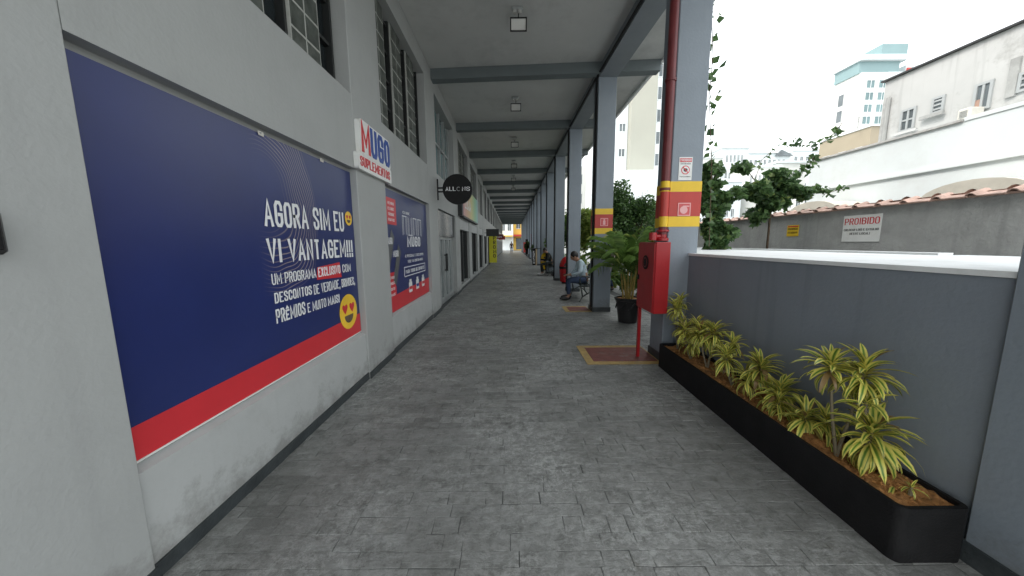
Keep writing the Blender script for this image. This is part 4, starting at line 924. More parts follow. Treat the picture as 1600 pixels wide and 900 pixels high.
# ---------------------------------------------------------------- potted palm
pt = thing('plant_pot', (1.46*H, 4.1*H, 0), 'round black pot holding the palm before the second banded column', 'pot')
MB().lathe([(.15, 0), (.17, .01), (.215, .38), (.22, .42), (.25, .43), (.255, .47), (.245, .48), (.225, .475), (.22, .43), (.01, .43)], 1.46*H, 4.1*H, 0.0, 28).build('pot_body', M['blackplastic'], pt)
for k in range(8):
    w = k*pi/4; MB().tube([(1.46*H+.222*cos(w+a), 4.1*H+.222*sin(w+a), .33+.06*sin(a*6)) for a in np.linspace(-.3, .3, 7)], .012, 5).build('swag_relief', M['blackplastic'], pt)
MB().lathe([(.01, .431), (.218, .431), (.218, .445), (.01, .45)], 1.46*H, 4.1*H, 0, 20).build('soil', M['soil'], pt)
def palm(c, fronds, label, spread=1.):
    t = thing('potted_palm', c, label, 'palm'); C = Vector(c)
    for k in range(11):
        w = k*2.4; r = .02+.008*k; b = C+Vector((r*cos(w), r*sin(w), 0)); e = b+Vector((cos(w)*.07, sin(w)*.07, .45+.02*k))
        MB().tube([b, b.lerp(e, .5), e], [.016, .013, .009], 6).build('stem', M['palmstem'], t)
    for i in range(fronds):
        az = i*2.39996+random.uniform(-.2, .2); L_ = random.uniform(.6, .95)*spread; a = random.uniform(1.05, 1.52) if i % 4 else random.uniform(.9, 1.1)
        q = C+Vector((cos(az)*.05, sin(az)*.05, .34+random.uniform(0, .25))); p = []
        n = 15; dr = random.uniform(.045, .095)
        for s in range(n): p.append(q.copy()); q = q+Vector((cos(az)*cos(a), sin(az)*cos(a), sin(a)))*L_/n; a -= dr*(1+s/n)
        mb = MB().tube(p, [.006*(1-s/n*.8) for s in range(n)], 4)
        side = Vector((-sin(az), cos(az), 0))
        for s in range(3, n):
            tn = (p[s]-p[s-1]).normalized(); ll = .25*sin(pi*(s-1)/(n+1))**.6*random.uniform(.85, 1.1)*spread
            for h in (0,):
                base = p[s-1].lerp(p[s], h)
                for sg in (-1, 1):
                    d = (tn*.75+side*sg*.85+Vector((0, 0, .12))).normalized(); e = base+d*ll+Vector((0, 0, -.07*ll/.2)); m_ = base+d*ll*.5+Vector((0, 0, .01)); wv = tn.cross(d).normalized().cross(d).normalized()*.0085
                    mb.add([base, m_+wv, e, m_-wv], [(0, 1, 2), (0, 2, 3)])
        mb.build('frond', M['leafpalm'], t)
palm((1.46*H, 4.1*H, .45), 34, 'feathery areca palm growing in the round black pot', 1.2)

# ---------------------------------------------------------------- litter bins, kiosk
def bin_(x, y, m, label):
    t = thing('litter_bin', (x, y, 0), label, 'litter bin')
    MB().lathe([(.16, .05), (.2, .07), (.225, .45), (.225, .55)], x, y, 0, 24).build('bin_body', M[m], t)
    MB().lathe([(.228, .552), (.232, .56), (.232, .62), (.228, .63)], x, y, 0, 24).build('rim_band', M['black'], t)
    MB().lathe([(.225, .632), (.215, .72), (.18, .82), (.11, .93), (.03, .99), (.005, 1.0)], x, y, 0, 24).build('domed_lid', M[m], t)
    MB().lathe([(.02, 0), (.14, 0), (.14, .03), (.05, .05)], x, y, .0, 16).build('base', M['black'], t)
    MB().extr([(x-.10, y-.232, .66), (x+.10, y-.232, .66), (x+.06, y-.20, .76), (x-.06, y-.20, .76)], (0, .02, 0)).build('opening', M['black'], t)
bin_(1.33*H, 8.2*H, 'binred', 'glossy red litter bin with domed lid behind the seated man in pale blue')
bin_(1.22*H, 12.3*H, 'binyellow', 'glossy yellow litter bin beside the man in the black jacket')
k_ = thing('kiosk_counter', (1.1*H, 15*H, 0), 'low plywood counter with black lettered panel by the far columns', 'counter')
bx('counter_body', M['wood'], k_, .92*H+.2, 1.45*H, 14.9*H, 15.4*H, .02, .74*H)
bx('counter_top', M['darkframe'], k_, .90*H, 1.47*H, 14.85*H, 15.45*H, .741*H, .765*H)
bx('black_panel', M['black'], k_, .92*H, .92*H+.23, 14.88*H, 14.93*H, .02, .74*H)
text('E\nS\nP\nE\nT\nO', M['white'], k_, 'F', (.92*H+.115, 14.88*H-.003, .12), .10, .85, .003, .02, align='c', vert=True)
# hanging items and stands further along the columns
def pot_plant(x, y, s, m, label):
    t = thing('potted_plant', (x, y, 0), label, 'plant')
    MB().lathe([(.12*s, 0), (.17*s, .35*s), (.19*s, .37*s), (.17*s, .36*s)], x, y, 0, 14).build('pot', M['blackplastic'], t)
    mb = MB()
    lb = MB(); leaves(lb, blob_pts((x, y, .95*s), (.38*s, .38*s, .55*s), int(500*s), 8), .15*s); lb.build('foliage', M[m], t)
    mb.tube([(x, y, .35*s), (x+.03, y, .9*s)], .02, 5).build('stem', M['bark'], t)
pot_plant(1.32*H, 12.2*H, 1.15, 'leafmid', 'potted green plant past the second seated man')
pot_plant(1.28*H, 17.8*H, 1.1, 'leafdark', 'dark potted plant behind the plywood counter')
pot_plant(1.2*H, 21.5*H, 1.2, 'leafdark', 'distant potted plant near the arcade end')
pot_plant(1.18*H, 25.5*H, 1.2, 'leafdark', 'farthest potted plant near the bright arcade end')
for k, (x, y, z0, z1, m, m2, lab) in enumerate(((1.12*H, 19.4*H, .95, 2.3, 'red', 'white', 'red and white advertising totem on the far column line'), (.98*H, 23.5*H, .0, 1.9, 'black', 'lampglass', 'black upright display totem far down the arcade'), (1.0*H, 28.5*H, 0, 1.6, 'bandred', 'black', 'small red stand close to the arcade end'))):
    t = thing('advertising_totem', (x, y, 0), lab, 'totem')
    bx('totem_panel', M[m], t, x, x+.5, y, y+.08, max(z0, .3), z1, b=.01)
    bx('totem_print', M[m2], t, x+.1, x+.38, y-.004, y-.001, z1-.6, z1-.2)
    bx('totem_post', M['black'], t, x+.23, x+.27, y+.02, y+.06, .03, max(z0, .3)-.001); bx('totem_base', M['black'], t, x+.1, x+.4, y-.1, y+.2, 0, .03)

# ---------------------------------------------------------------- benches
def bench(x, y, label, ln=1.5):
    """faces -x, long side along y"""
    t = thing('bench', (x, y, 0), label, 'bench', 'dark benches along the column line')
    for k in range(4): bx('seat_slat', M['bench'], t, x-.22+k*.105, x-.22+k*.105+.09, y-ln/2, y+ln/2, .42, .445, b=.006)
    for k in range(3):
        z = .54+k*.12; MB().extr([(x+.20+k*.03, y-ln/2, z), (x+.225+k*.03, y-ln/2, z-.006), (x+.25+k*.03, y-ln/2, z+.09), (x+.225+k*.03, y-ln/2, z+.096)], (0, ln, 0)).build('back_slat', M['bench'], t)
    for s in (-1, 1):
        yy = y+s*(ln/2-.12); mb = MB()
        for d in (0,):
            mb.tube([(x-.24, yy, .0), (x-.16, yy, .14), (x-.19, yy, .30), (x-.23, yy, .41), (x+.17, yy, .41), (x+.22, yy, .55), (x+.30, yy, .90)], .022, 8)
            mb.tube([(x+.26, yy, .0), (x+.16, yy, .14), (x+.15, yy, .28), (x+.19, yy, .41)], .022, 8)
            mb.tube([(x+.16, yy, .14), (x+.0, yy, .24), (x-.16, yy, .14)], .018, 8)
            mb.tube([(x-.22+.0, yy, .42), (x-.24, yy, .60), (x-.18, yy, .66), (x+.0, yy, .65), (x+.24, yy, .66)], .02, 8)
            mb.tube([(x+.02+.10*cos(a), yy, .54+.09*sin(a)) for a in np.linspace(0, 2*pi, 13)], .014, 6)
        mb.build('cast_frame', M['bench'], t)
bench(1.30*H, 5.95*H, 'dark bench under the man in the pale blue shirt')
bench(1.25*H, 10.5*H, 'dark bench under the man in the black jacket')

# ---------------------------------------------------------------- people
def skin_mesh(name, chains, m, parent, R, sub=1):
    """chains: list of lists of (point, rx, ry) in body space; first point of chain may be an index key to share joints"""
    verts, rad, edges, key = [], [], [], {}
    for ch in chains:
        prevk = None
        for p, r in ch:
            kk = tuple(round(c, 4) for c in p)
            if kk not in key: key[kk] = len(verts); verts.append(R @ Vector(p)); rad.append(r)
            if prevk is not None and prevk != key[kk]: edges.append((prevk, key[kk]))
            prevk = key[kk]
    me = bpy.data.meshes.new(name); me.from_pydata(verts, edges, []); ob = bpy.data.objects.new(name, me); COL.objects.link(ob)
    md = ob.modifiers.new('s', 'SKIN'); md.use_smooth_shade = True
    if not me.skin_vertices: 
        bpy.context.view_layer.objects.active = ob
    for i, sv in enumerate(me.skin_vertices[0].data):
        r = rad[i]; sv.radius = (r, r) if not isinstance(r, tuple) else r; sv.use_root = (i == 0)
    sb = ob.modifiers.new('u', 'SUBSURF'); sb.levels = sub; sb.render_levels = sub
    dg = bpy.context.evaluated_depsgraph_get(); dg.update(); nm = bpy.data.meshes.new_from_object(ob.evaluated_get(dg))
    nm.materials.clear(); nm.materials.append(m); bpy.data.objects.remove(ob)
    o = org(parent); nm.transform(Matrix.Translation(-o)); nm.shade_smooth() if hasattr(nm, 'shade_smooth') else None
    ob = bpy.data.objects.new(name, nm); COL.objects.link(ob); ob.parent = parent; ORG[ob.name] = o; return ob
def ell(mb, c, r, Rm, n=14, k=9, cut=None):
    vs = []; 
    for i in range(k+1):
        ph_ = -pi/2+pi*i/k
        for j in range(n):
            w = 2*pi*j/n; vs.append(Rm @ (Vector(c)+Vector((r[0]*cos(ph_)*cos(w), r[1]*cos(ph_)*sin(w), r[2]*sin(ph_)))))
    fs = [(i*n+j, i*n+(j+1) % n, (i+1)*n+(j+1) % n, (i+1)*n+j) for i in range(k) for j in range(n)]
    if cut: fs = [f for f in fs if cut(i_ := f[0]//n)]
    mb.add(vs, fs, True)
def person(x, y, face, pose, top, legs, label, shoe='shoe', z=0, s=1.0, cap=False, sleeves=True):
    """body space: +x forward, +y left, z up; face = heading angle of forward"""
    t = thing('person', (x, y, z), label, 'person')
    R = Matrix.Translation((x, y, z)) @ Matrix.Rotation(face, 4, 'Z') @ Matrix.Scale(s, 4)
    P = pose
    pel, ab, ch, nk, hd = P['pel'], P['ab'], P['ch'], P['nk'], P['hd']
    def off(p, dy): return (p[0], p[1]+dy, p[2])
    bodyc = [[(pel, (.15, .11)), (ab, (.13, .10)), (ch, (.15, .11)), (nk, .055), (tuple(np.array(nk)*.4+np.array(hd)*.6), .055), (hd, .085), (tuple(np.array(hd)+np.array(P['up'])*.07), .07)]]
    clt, trs = [[(pel, (.16, .12)), (ab, (.145, .115)), (ch, (.165, .125)), (tuple(np.array(ch)*.25+np.array(nk)*.75), .075)]], [[(ab if 0 else tuple(np.array(pel)*.6+np.array(ab)*.4), (.155, .12)), (pel, (.165, .125))]]
    for sd_ in (0, 1):
        sg = 1 if sd_ == 0 else -1
        sh, el, wr, hand = P['sh'][sd_], P['el'][sd_], P['wr'][sd_], P['hand'][sd_]
        kn, an, to = P['kn'][sd_], P['an'][sd_], P['to'][sd_]
        hp = off(pel, sg*.09)
        w, h = np.array(wr), np.array(hand); d = (h-w)/max(1e-6, np.linalg.norm(h-w)); lat = np.array((0, 1., 0)); 
        bodyc.append([(ch, (.15, .11)), (sh, .055), (el, .042), (wr, .028), (tuple(w+d*.05), (.034, .020))])
        for f, (o_, ln) in enumerate(((-.026, .075), (-.009, .09), (.009, .095), (.026, .08))):
            b = w+d*.06; a1 = b+lat*o_+d*.035; bodyc.append([(tuple(w+d*.05), (.034, .020)), (tuple(a1), .009), (tuple(a1+d*ln*.45+np.array((0, 0, -.008))), .008), (tuple(a1+d*ln*.8+np.array((0, 0, -.03))), .007)])
        bodyc.append([(tuple(w+d*.05), (.034, .020)), (tuple(w+d*.05+lat*-sg*.045), .010), (tuple(w+d*.09+lat*-sg*.05), .008)])
        bodyc.append([(pel, (.15, .11)), (hp, .09), (kn, .058), (an, .038), (to, .035)])
        clt.append([(ch, (.165, .125)), (sh, .072), (el, .056)]+([(tuple(w*.9+np.array(el)*.1), .042)] if sleeves else []))
        trs.append([(pel, (.165, .125)), (hp, .105), (kn, .075), (tuple(np.array(an)*.9+np.array(kn)*.1), .058)])
    skin_mesh('body', bodyc, M['skin'], t, R); skin_mesh('shirt', clt, M[top], t, R); skin_mesh('trousers', trs, M[legs], t, R)
    up = Vector(P['up']).normalized(); hq = Vector((0, 0, 1)).rotation_difference(up).to_matrix().to_4x4()
    HR = R @ Matrix.Translation(hd) @ hq
    mb = MB(); ell(mb, (0, 0, .03), (.098, .082, .122), HR); ell(mb, (.098, 0, .0), (.02, .013, .022), HR, 8, 5)
    for sg in (-1, 1): ell(mb, (.0, sg*.083, .01), (.02, .012, .03), HR, 8, 5)
    mb.build('head', M['skin'], t)
    mb = MB()
    for sg in (-1, 1): ell(mb, (.088, sg*.032, .04), (.012, .014, .008), HR, 8, 5)
    mb.build('eye', M['hair'], t)
    mb = MB(); ell(mb, (.096, 0, -.045), (.006, .026, .006), HR, 8, 5); mb.build('mouth', M['bandred'], t)
    mb = MB(); ell(mb, (-.016, 0, .058), (.102, .094, .112), HR); mb.build('hair' if not cap else 'hood', M['hair' if not cap else top], t)
    for sd_ in (0, 1):
        an, to = Vector(P['an'][sd_]), Vector(P['to'][sd_]); c = an.lerp(to, .5); d = (to-an); mb = MB()
        yaw = math.atan2(d.y, d.x); RR = R @ Matrix.Translation((c.x, c.y, an.z-.035)) @ Matrix.Rotation(yaw, 4, 'Z')
        ell(mb, (.02, 0, 0), (.15, .052, .05), RR, 12, 7); mb.build('shoe', M[shoe], t)
    return t
SIT = dict(pel=(0, 0, .53), ab=(.03, 0, .72), ch=(.13, 0, .94), nk=(.22, 0, 1.07), hd=(.28, 0, 1.12), up=(.42, 0, .9),
    sh=[(.14, .17, .99), (.14, -.17, .99)], el=[(.18, .23, .74), (.20, -.23, .74)], wr=[(.40, .07, .66), (.40, -.07, .66)], hand=[(.50, .04, .66), (.50, -.04, .66)],
    kn=[(.46, .12, .52), (.45, -.14, .51)], an=[(.44, .12, .09), (.36, -.15, .09)], to=[(.60, .13, .06), (.52, -.17, .06)])
STAND = dict(pel=(0, 0, .95), ab=(0, 0, 1.12), ch=(.01, 0, 1.34), nk=(.02, 0, 1.50), hd=(.04, 0, 1.60), up=(.05, 0, 1),
    sh=[(0, .18, 1.42), (0, -.18, 1.42)], el=[(-.04, .24, 1.12), (.03, -.24, 1.12)], wr=[(.08, .24, .89), (.14, -.23, .90)], hand=[(.10, .24, .80), (.18, -.23, .82)],
    kn=[(.10, .10, .50), (-.06, -.10, .50)], an=[(.16, .10, .09), (-.26, -.10, .13)], to=[(.32, .10, .06), (-.10, -.11, .06)])
person(1.30*H-.02, 5.80*H, pi, SIT, 'shirt', 'jeans', 'man in pale blue shirt and jeans bent over on the nearer bench')
ph1 = thing('phone', (1.30*H-.56, 5.80*H, .68), 'small black phone held by the man in the pale blue shirt', 'phone')
bx('phone_body', M['black'], ph1, 1.30*H-.60, 1.30*H-.52, 5.80*H-.035, 5.80*H+.035, .675, .685)
person(1.25*H-.02, 10.4*H, pi, SIT, 'jacket', 'jacket', 'man in black jacket and dark trousers sitting on the farther bench', 'shoewhite')
person(-.02*H, 34*H, pi/2, STAND, 'jacket', 'jeans', 'distant person in dark clothes walking at the arcade end')
person(2.05*H, 7.0*H, radians(200), STAND, 'pinkcloth', 'jeans', 'person in pale pink shirt standing outside behind the bench', z=-.1)
person(1.62*H, 10.1*H, radians(190), SIT, 'palecloth', 'palecloth', 'hooded person in pale green sitting behind the red litter bin', cap=True)
st_ = thing('stool', (1.64*H, 10.1*H, 0), 'low stool under the hooded person in pale green', 'stool')
MB().lathe([(.17, .38), (.18, .40), (.18, .42), (.01, .425)], 1.62*H, 10.1*H, 0, 16).build('seat', M['wood'], st_)
for k in range(3): MB().tube([(1.62*H+.1*cos(k*2.1), 10.1*H+.1*sin(k*2.1), .39), (1.62*H+.17*cos(k*2.1), 10.1*H+.17*sin(k*2.1), 0)], .014, 6).build('leg', M['wood'], st_)

# ---------------------------------------------------------------- boundary wall with clay tiles
BX_ = 4.5*H; BT = 1.405*H
bw = thing('boundary_wall', (BX_, 2*H, 0), 'rough grey boundary wall topped with clay tiles', 'wall')
bx('rendered_wall', M['outwall'], bw, BX_, BX_+.2, 1.5*H, 17*H, -.1, BT)
bx('tile_bed', M['clay'], bw, BX_-.05, BX_+.25, 1.5*H, 17*H, BT+.001, BT+.03)
tm = MB(); prof = [(-.21, .0), (-.20, .012), (.08, .014), (.12, .05), (.16, .06), (.20, .045), (.215, .0)]; n = len(prof)
for x_, z_ in ((-.19, -.03), (.03, .035)):
    tm.v += [(x_, a, z_+b) for a, b in prof]+[(x_, a, z_+b-.014) for a, b in prof]
tm.f = [(j, j+1, 2*n+j+1, 2*n+j) for j in range(n-1)]+[(n+j+1, n+j, 3*n+j, 3*n+j+1) for j in range(n-1)]+[(n+j, n+j+1, j+1, j) for j in range(n-1)]
tm.sm = [False]*len(tm.f); tme = None
yq = 1.55*H
while yq < 16.9*H:
    for fx, side in ((1, 0), (-1, 1)):
        loc = Vector((BX_+.10, yq+random.uniform(-.012, .012), BT+.04+random.uniform(-.005, .008)))
        if tme is None: o = tm.build('clay_tile', M['clay'], None); tme = o.data; o.parent = bw
        else: o = bpy.data.objects.new('clay_tile', tme); COL.objects.link(o); o.parent = bw
        o.location = loc-org(bw); o.rotation_euler = (0, random.uniform(-.04, .04), (0 if fx == 1 else pi)+random.uniform(-.05, .05))
    yq += .41
xf = BX_-.001
sp = thing('prohibition_sign', (xf, 4.3*H, H), 'white board with red word PROIBIDO on the rough boundary wall', 'sign')
rect('sign_board', M['signwhite'], sp, 'R', (xf-.003, 4.55*H, .985*H), .70, .34*H, .008)
text('PROIBIDO', M['printred'], sp, 'R', (xf-.012, 4.55*H-.03, 1.205*H), .64, .125, .002, .0)
text('COLOCAR LIXO E ENTULHO', M['printblack'], sp, 'R', (xf-.012, 4.55*H-.03, 1.125*H), .64, .042, .002, .008)
text('NESTE LOCAL!', M['printblack'], sp, 'R', (xf-.012, 4.55*H-.15, 1.075*H), .38, .042, .002, .008)
sy = thing('yellow_notice', (xf, 5.4*H, H), 'small yellow notice on the rough boundary wall left of the white board', 'sign')
rect('sign_board', M['bandyellow'], sy, 'R', (xf-.003, 5.47*H, 1.075*H), .33, .175*H, .006)
rect('red_line', M['printred'], sy, 'R', (xf-.010, 5.47*H-.02, 1.22*H), .29, .025, .001)
text('PROIBIDO', M['printblack'], sy, 'R', (xf-.0095, 5.47*H-.03, 1.175*H), .27, .045, .001, .01)
text('ESTACIONAR', M['printblack'], sy, 'R', (xf-.0095, 5.47*H-.03, 1.12*H), .27, .04, .001, .01)

# ---------------------------------------------------------------- buildings beyond
def win_R(par, x, y0, y1, z0, z1, frame='alu', glass='farglass', mull=(2, 2), d=.12):
    """window on a face towards -x"""
    w = MB()
    t = .05
    w.box(x-.04, x-.001, y0, y1, z0, z0+t).box(x-.04, x-.001, y0, y1, z1-t, z1).box(x-.04, x-.001, y0, y0+t, z0+t, z1-t).box(x-.04, x-.001, y1-t, y1, z0+t, z1-t)
    for k in range(1, mull[0]): yy = y0+(y1-y0)*k/mull[0]; w.box(x-.035, x-.001, yy-.02, yy+.02, z0+t, z1-t)
    for k in range(1, mull[1]): zz = z0+(z1-z0)*k/mull[1]; w.box(x-.032, x-.001, y0+t, y1-t, zz-.02, zz+.02)
    o = w.build('window', M[frame], par); bx('pane', M[glass], o, x-.012, x-.0005, y0+t*.5, y1-t*.5, z0+t*.5, z1-t*.5); return o
# white low building
XB = 6*H
lw = thing('white_building', (XB, 2*H, 0), 'plain white low building directly beyond the boundary wall', 'building')
bx('wall', M['bwhite'], lw, XB, XB+1.2*H, 1.0*H, 6.9*H, -.1, 2.55*H)
bx('string_course', M['bwhite'], lw, XB-.06, XB-.001, 1.0*H, 6.9*H, 1.97*H, 2.0*H)
bx('parapet_step', M['bwhite'], lw, XB-.02, XB+.3, 1.0*H, 4.62*H, 2.551*H, 2.60*H)
bx('roof_edge', M['bdirty'], lw, XB-.05, XB+.3, 4.63*H, 6.95*H, 2.551*H, 2.58*H)
for k, yc in enumerate((6.1*H, 4.0*H)):
    t = thing('arched_canopy', (XB-.4, yc, 1.5*H), ('farther' if k == 0 else 'nearer')+' beige arched canopy peeking over the tiled wall', 'canopy')
    pts = [(XB-.9, yc+.75*cos(a), 1.50*H+.30*sin(a)) for a in np.linspace(0, pi, 13)]
    MB().extr([Vector(p) for p in pts], (.8, 0, 0)).build('canopy_shell', M['canopy'], t)
    bx('canopy_post', M['whiteframe'], t, XB-.5, XB-.44, yc-.7, yc-.64, -.1, 1.5*H)
# stained upper building
XU = 7*H
ub = thing('stained_building', (XU, 2*H, 0), 'weathered grey white building with stained upper wall and air conditioner', 'building')
bx('wall', M['bdirty'], ub, XU, XU+8, 1.0*H, 6.62*H, -.1, 3.92*H)
bx('roof_edge', M['darkframe'], ub, XU-.08, XU+8, 1.0*H, 6.66*H, 3.921*H, 3.95*H)
def uy(u, v, X=XU/H): p = px(u, v, 1); return X*H/p.x*p.y
def uz(u, v, X=XU/H): p = px(u, v, 1); return H+(p.z-H)*X*H/p.x
def rectwin(u0, v0, u1, v1): # upper left and lower right photo corners -> y range, z range
    return uy(u1, (v0+v1)/2), uy(u0, (v0+v1)/2), uz((u0+u1)/2, v1), uz((u0+u1)/2, v0)
a = rectwin(1408, 170, 1431, 204); w = win_R(ub, XU, *a, mull=(2, 2)); bx('sill', M['bdirty'], w, XU-.09, XU-.045, a[0]-.1, a[1]+.1, a[2]-.06, a[2])
a = rectwin(1457, 151, 1477, 176); w = win_R(ub, XU, *a, mull=(1, 4), frame='alu'); bx('sill', M['outwall'], w, XU-.12, XU-.045, a[0]-.05, a[1]+.15, a[2]-.08, a[2])
a = rectwin(1523, 129, 1551, 171); w = win_R(ub, XU, *a, mull=(2, 1)); bx('curtain', M['curtain'], w, XU-.03, XU-.013, (a[0]+a[1])/2, a[1]-.05, a[2]+.05, a[3]-.35)
a = rectwin(1520, 171, 1541, 186); ac = thing('air_conditioner', (XU-.2, a[0], a[2]), 'boxy air conditioner under the curtained window of the stained building', 'air conditioner')
bx('casing', M['acunit'], ac, XU-.36, XU-.045, a[0], a[1], a[2], a[3]+.02, b=.02); 
mb = MB(); 
for k in range(5): mb.box(XU-.375, XU-.361, a[0]+.05, a[1]-.05, a[2]+.04+k*(a[3]-a[2]-.06)/5, a[2]+.055+k*(a[3]-a[2]-.06)/5)
mb.build('grille', M['outwall'], ac); bx('bracket', M['darkframe'], ac, XU-.3, XU-.05, a[0]+.1, a[1]-.1, a[2]-.1, a[2]-.002)
a = rectwin(1578, 92, 1593, 150); bx('green_shutter', M['outwall'], ub, XU-.05, XU-.001, *a)
a = rectwin(1593, 110, 1625, 140); win_R(ub, XU, *a, mull=(1, 3))
MB().tube([(XU-.05, 6.5*H, 2.5*H), (XU-.05, 6.5*H, 3.6*H)], .05, 8).build('drainpipe', M['outwall'], ub)

def fbox(d0, u0, u1, v_top, depth, vb=392):
    """block standing on the ground; returns metric x0,x1,y0,y1,z0,z1 of a block whose front is d0 eye heights away"""
    p = px(u0, v_top, d0); q = px(u1, v_top, d0); return [p.x, q.x, d0*H, d0*H+depth, -.1, p.z]
def facade(par, x0, x1, y, z0, z1, nx, nz, wf=.5, hf=.5, glass='farglass', fr='whiteframe', name='window'):
    dx, dz = (x1-x0)/nx, (z1-z0)/nz
    for i in range(nx):
        for j in range(nz):
            a = x0+dx*(i+.5-wf/2); b = z0+dz*(j+.5-hf/2)
            o = MB().box(a-.06, a+dx*wf+.06, y-.06, y-.001, b-.08, b-.0).box(a-.06, a+dx*wf+.06, y-.06, y-.001, b+dz*hf, b+dz*hf+.06).box(a+dx*wf*.5-.03, a+dx*wf*.5+.03, y-.06, y-.03, b, b+dz*hf).build(name, M[fr], par)
            bx('pane', M[glass], o, a, a+dx*wf, y-.029, y-.0005, b, b+dz*hf)
# blocks whose long side wall faces the arcade: near corner at uc, side wall running back to ul, front wall running right to ur
def corner_block(par, m, d, ul, uc, ur, vt, name='wall', z0=-.1, cut=0):
    c = px(uc, vt, d); pl_, pr = px(ul, vt, 1), px(ur, vt, d); y1 = c.x/pl_.x*pl_.y
    bx(name, M[m], par, c.x, pr.x, c.y, y1, z0, c.z); return c.x, pr.x, c.y, y1, c.z
def side_windows(par, x, ys_, zs, glass='farglass', fr='whiteframe'):
    for a, b in ys_:
        for c, d in zs: win_R(par, x, a, b, c, d, fr, glass, (2, 1))
bb = thing('beige_building', px(1362, 392, 20), 'beige block with small windows between white building and teal topped tower', 'building')
x0_, x1_, y0_, y1_, zt = corner_block(bb, 'bbeige', 20, 1284, 1362, 1392, 197)
L_ = y1_-y0_
side_windows(bb, x0_, [(y0_+L_*.12, y0_+L_*.24), (y0_+L_*.42, y0_+L_*.56), (y0_+L_*.74, y0_+L_*.9)], [(zt-2.6, zt-1.5), (zt-5.4, zt-4.2)])
facade(bb, x0_+.3, x1_-.2, y0_, zt-3.4, zt-.6, 2, 1, .4, .35)
bx('roof_edge', M['bwhite'], bb, x0_-.1, x1_, y0_-.1, y1_, zt+.001, zt+.15)
# teal topped tower
tt = thing('teal_topped_tower', px(1346, 392, 34), 'white tower block with teal rooftop box', 'building')
x0_, x1_, y0_, y1_, zt = corner_block(tt, 'bpale', 34, 1294, 1347, 1410, 113)
L_ = y1_-y0_
for k in range(6): win_R(tt, x0_, y0_+L_*.42, y0_+L_*.58, zt-3.6-k*2.3, zt-1.9-k*2.3, 'alu', 'farglass', (1, 1))
f0 = px(1352, 122, 34); f1 = px(1380, 200, 34); facade(tt, f0.x, f1.x, y0_, f1.z-3, f0.z, 2, 6, .6, .62, 'tealglass')
c1 = px(1384, 122, 34); bx('white_fin', M['bwhite'], tt, c1.x, x1_, y0_-.3, y0_-.01, -.1, zt-.1)
bx('teal_band', M['teal'], tt, x0_-.2, x1_-.2, y0_+.3, y0_+4, zt+.001, zt+1.6)
bx('white_ledge', M['bwhite'], tt, x0_-.5, x1_+.1, y0_-.2, y0_+4.3, zt+1.601, zt+2.3)
q0 = px(1376, 93, 35); q1 = px(1420, 68, 35); bx('rooftop_box', M['teal'], tt, q0.x, q1.x, y0_+1.5, y0_+6, zt+2.301, q1.z)
w0 = px(1411, 120, 35); w1 = px(1444, 120, 35); bx('side_wing', M['bwhite'], tt, x1_+.01, w1.x, y0_+1.5, y0_+9, -.1, w0.z)
bx('red_strip', M['bandred'], tt, w0.x+.3, w0.x+.9, y0_+1.35, y0_+1.49, w0.z-7, w0.z+1.2)
z2 = px(1440, 98, 35).z; bx('stair_box', M['bwhite'], tt, px(1422, 100, 35).x, px(1450, 100, 35).x, y0_+2, y0_+7, w0.z+.001, z2)
bx('dark_window', M['farglass'], tt, px(1431, 100, 35).x, px(1439, 100, 35).x, y0_+1.9, y0_+1.999, w0.z+.3, z2-.4)
# greige tower seen between the columns
gt = thing('grey_beige_tower', px(965, 392, 27), 'tall grey beige tower with white window stack behind the columns', 'building')
D = 27*H; X = lambda u: px(u, 300, 27).x
bx('white_wing', M['bwhite'], gt, X(950), X(981.5), D+1, D+12, -.1, 26)
bx('wall', M['bgreige'], gt, X(982), X(1020), D, D+12, -.1, 34)
bx('window_stack', M['bwhite'], gt, X(1020.5), X(1068), D+.3, D+12, -.1, 34)
facade(gt, X(1022), X(1034), D+.3, 5, 32, 1, 11, .85, .55)
facade(gt, X(1036), X(1066), D+.3, 5, 32, 2, 11, .6, .55)
facade(gt, X(966), X(980), D+1, 5, 25, 1, 7, .6, .3)
bx('podium', M['bwhite'], gt, X(940), X(1085), D-6, D-.5, -.1, px(1000, 280, 23).z)
facade(gt, X(985), X(1080), D-6, 2.4, 4.4, 4, 1, .8, .5)
# low white city in the glare
cities = [(44, 1086, 1128, 248, 'bpale', 6, 6), (46, 1128, 1170, 232, 'bwhite', 5, 5), (40, 1165, 1218, 262, 'bpale', 6, 4), (50, 1165, 1235, 240, 'bwhite', 8, 6), (43, 1215, 1262, 255, 'bpale', 4, 3), (56, 1235, 1300, 236, 'bwhite', 6, 5), (38, 1100, 1160, 285, 'bwhite', 5, 3), (37, 1180, 1290, 300, 'bpale', 7, 2)]
labs = ['tall pale block at the left of the distant white buildings', 'stepped white block second in the distant row', 'lower pale block in the middle distance', 'wide white block under the dark gable', 'small pale block right of the dark gable', 'white block behind the beige building', 'low white house behind the climbing plant', 'long low pale house above the tiled wall']
for k, (d, u0, u1, vt, m, nx_, nz_) in enumerate(cities):
    b = fbox(d, u0, u1, vt, 4); t = thing('distant_building', (b[0], b[2], 0), labs[k], 'building')
    bx('wall', M[m], t, *b); bx('roof_edge', M['bwhite'], t, b[0]-.3, b[1]+.3, b[2]-.3, b[3]+.3, b[5]+.001, b[5]+.4)
    facade(t, b[0]+.8, b[1]-.8, b[2], max(1, b[5]-3.2*nz_), b[5]-.4, nx_, nz_, .45, .42, 'farglass')
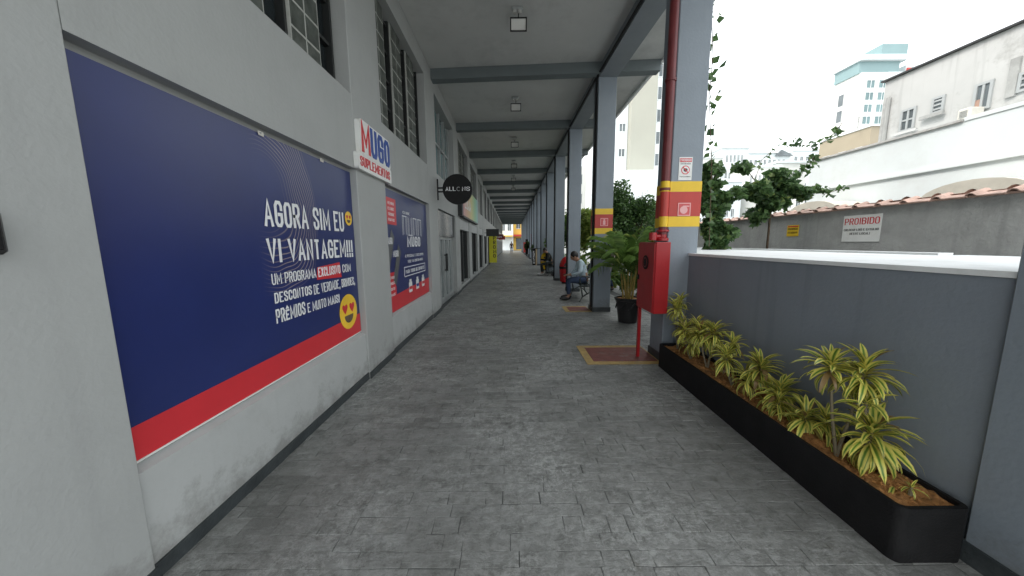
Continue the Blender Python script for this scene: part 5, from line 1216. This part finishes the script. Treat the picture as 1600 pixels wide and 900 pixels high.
for k, (d, u, vt) in enumerate(((44, 1100, 248), (46, 1150, 232), (50, 1190, 240), (34, 1300, 113), (20, 1340, 200))):
    b = px(u, vt+1, d*1.02); t = thing('roof_aerial', b, ('thin roof aerial on the leftmost distant block', 'thin roof aerial on the stepped white block', 'thin roof aerial on the wide white block', 'thin mast on the blank left end of the teal topped tower', 'thin roof aerial on the beige block')[k], 'aerial')
    hh = .05*d; MB().tube([b, b+Vector((0, 0, hh))], .04, 5).build('mast', M['outwall'], t)
    for q in (.6, .8, .95): MB().tube([b+Vector((-.4, 0, hh*q)), b+Vector((.4, 0, hh*q))], .02, 4).build('crossbar', M['outwall'], t)
g0, g1 = px(1210, 244, 50), px(1237, 244, 50)
gb_ = thing('gabled_roof', g0, 'dark gabled roof on top of the wide white block', 'roof')
MB().extr([g0+Vector((0, -.5, 0)), g1+Vector((0, -.5, 0)), g1.lerp(g0, .7)+Vector((0, -.5, 1.3))], (0, 5, 0)).build('roof_shell', M['farglass'], gb_)
# white buildings outside the far columns
for k, (x0_, y0_, h_, m) in enumerate(((11*H, 24*H, 9, 'bwhite'), (9*H, 38*H, 14, 'bpale'))):
    t = thing('white_block', (x0_, y0_, 0), ('nearer' if k == 0 else 'farther')+' white block glimpsed between the middle columns', 'building')
    bx('wall', M[m], t, x0_-5, x0_+4, y0_, y0_+10, -.1, h_); facade(t, x0_-4.5, x0_+3.5, y0_, 1, h_-.5, 5, 4)
# end of the arcade: bright street
eb = thing('yellow_building', (2, YEND+16, 0), 'bright yellow building across the street at the arcade end', 'building')
bx('wall', M['byellow'], eb, .4, 9, YEND+16, YEND+24, -.1, 11); facade(eb, .6, 8, YEND+16, 4, 10, 4, 2)
bx('shop_canopy', M['bandred'], eb, .4, 9, YEND+14.5, YEND+15.99, 3.0, 3.4); bx('shop_glass', M['farglass'], eb, 1, 8, YEND+15.95, YEND+15.999, .1, 2.6)
eb = thing('white_house', (-6, YEND+15, 0), 'white building across the street left of the yellow one', 'building')
bx('wall', M['bwhite'], eb, -12, .35, YEND+15, YEND+24, -.1, 10); facade(eb, -8, .2, YEND+15, 3.5, 9.5, 6, 2); bx('awning', M['byellow'], eb, -3, .2, YEND+13.8, YEND+14.99, 2.9, 3.2)
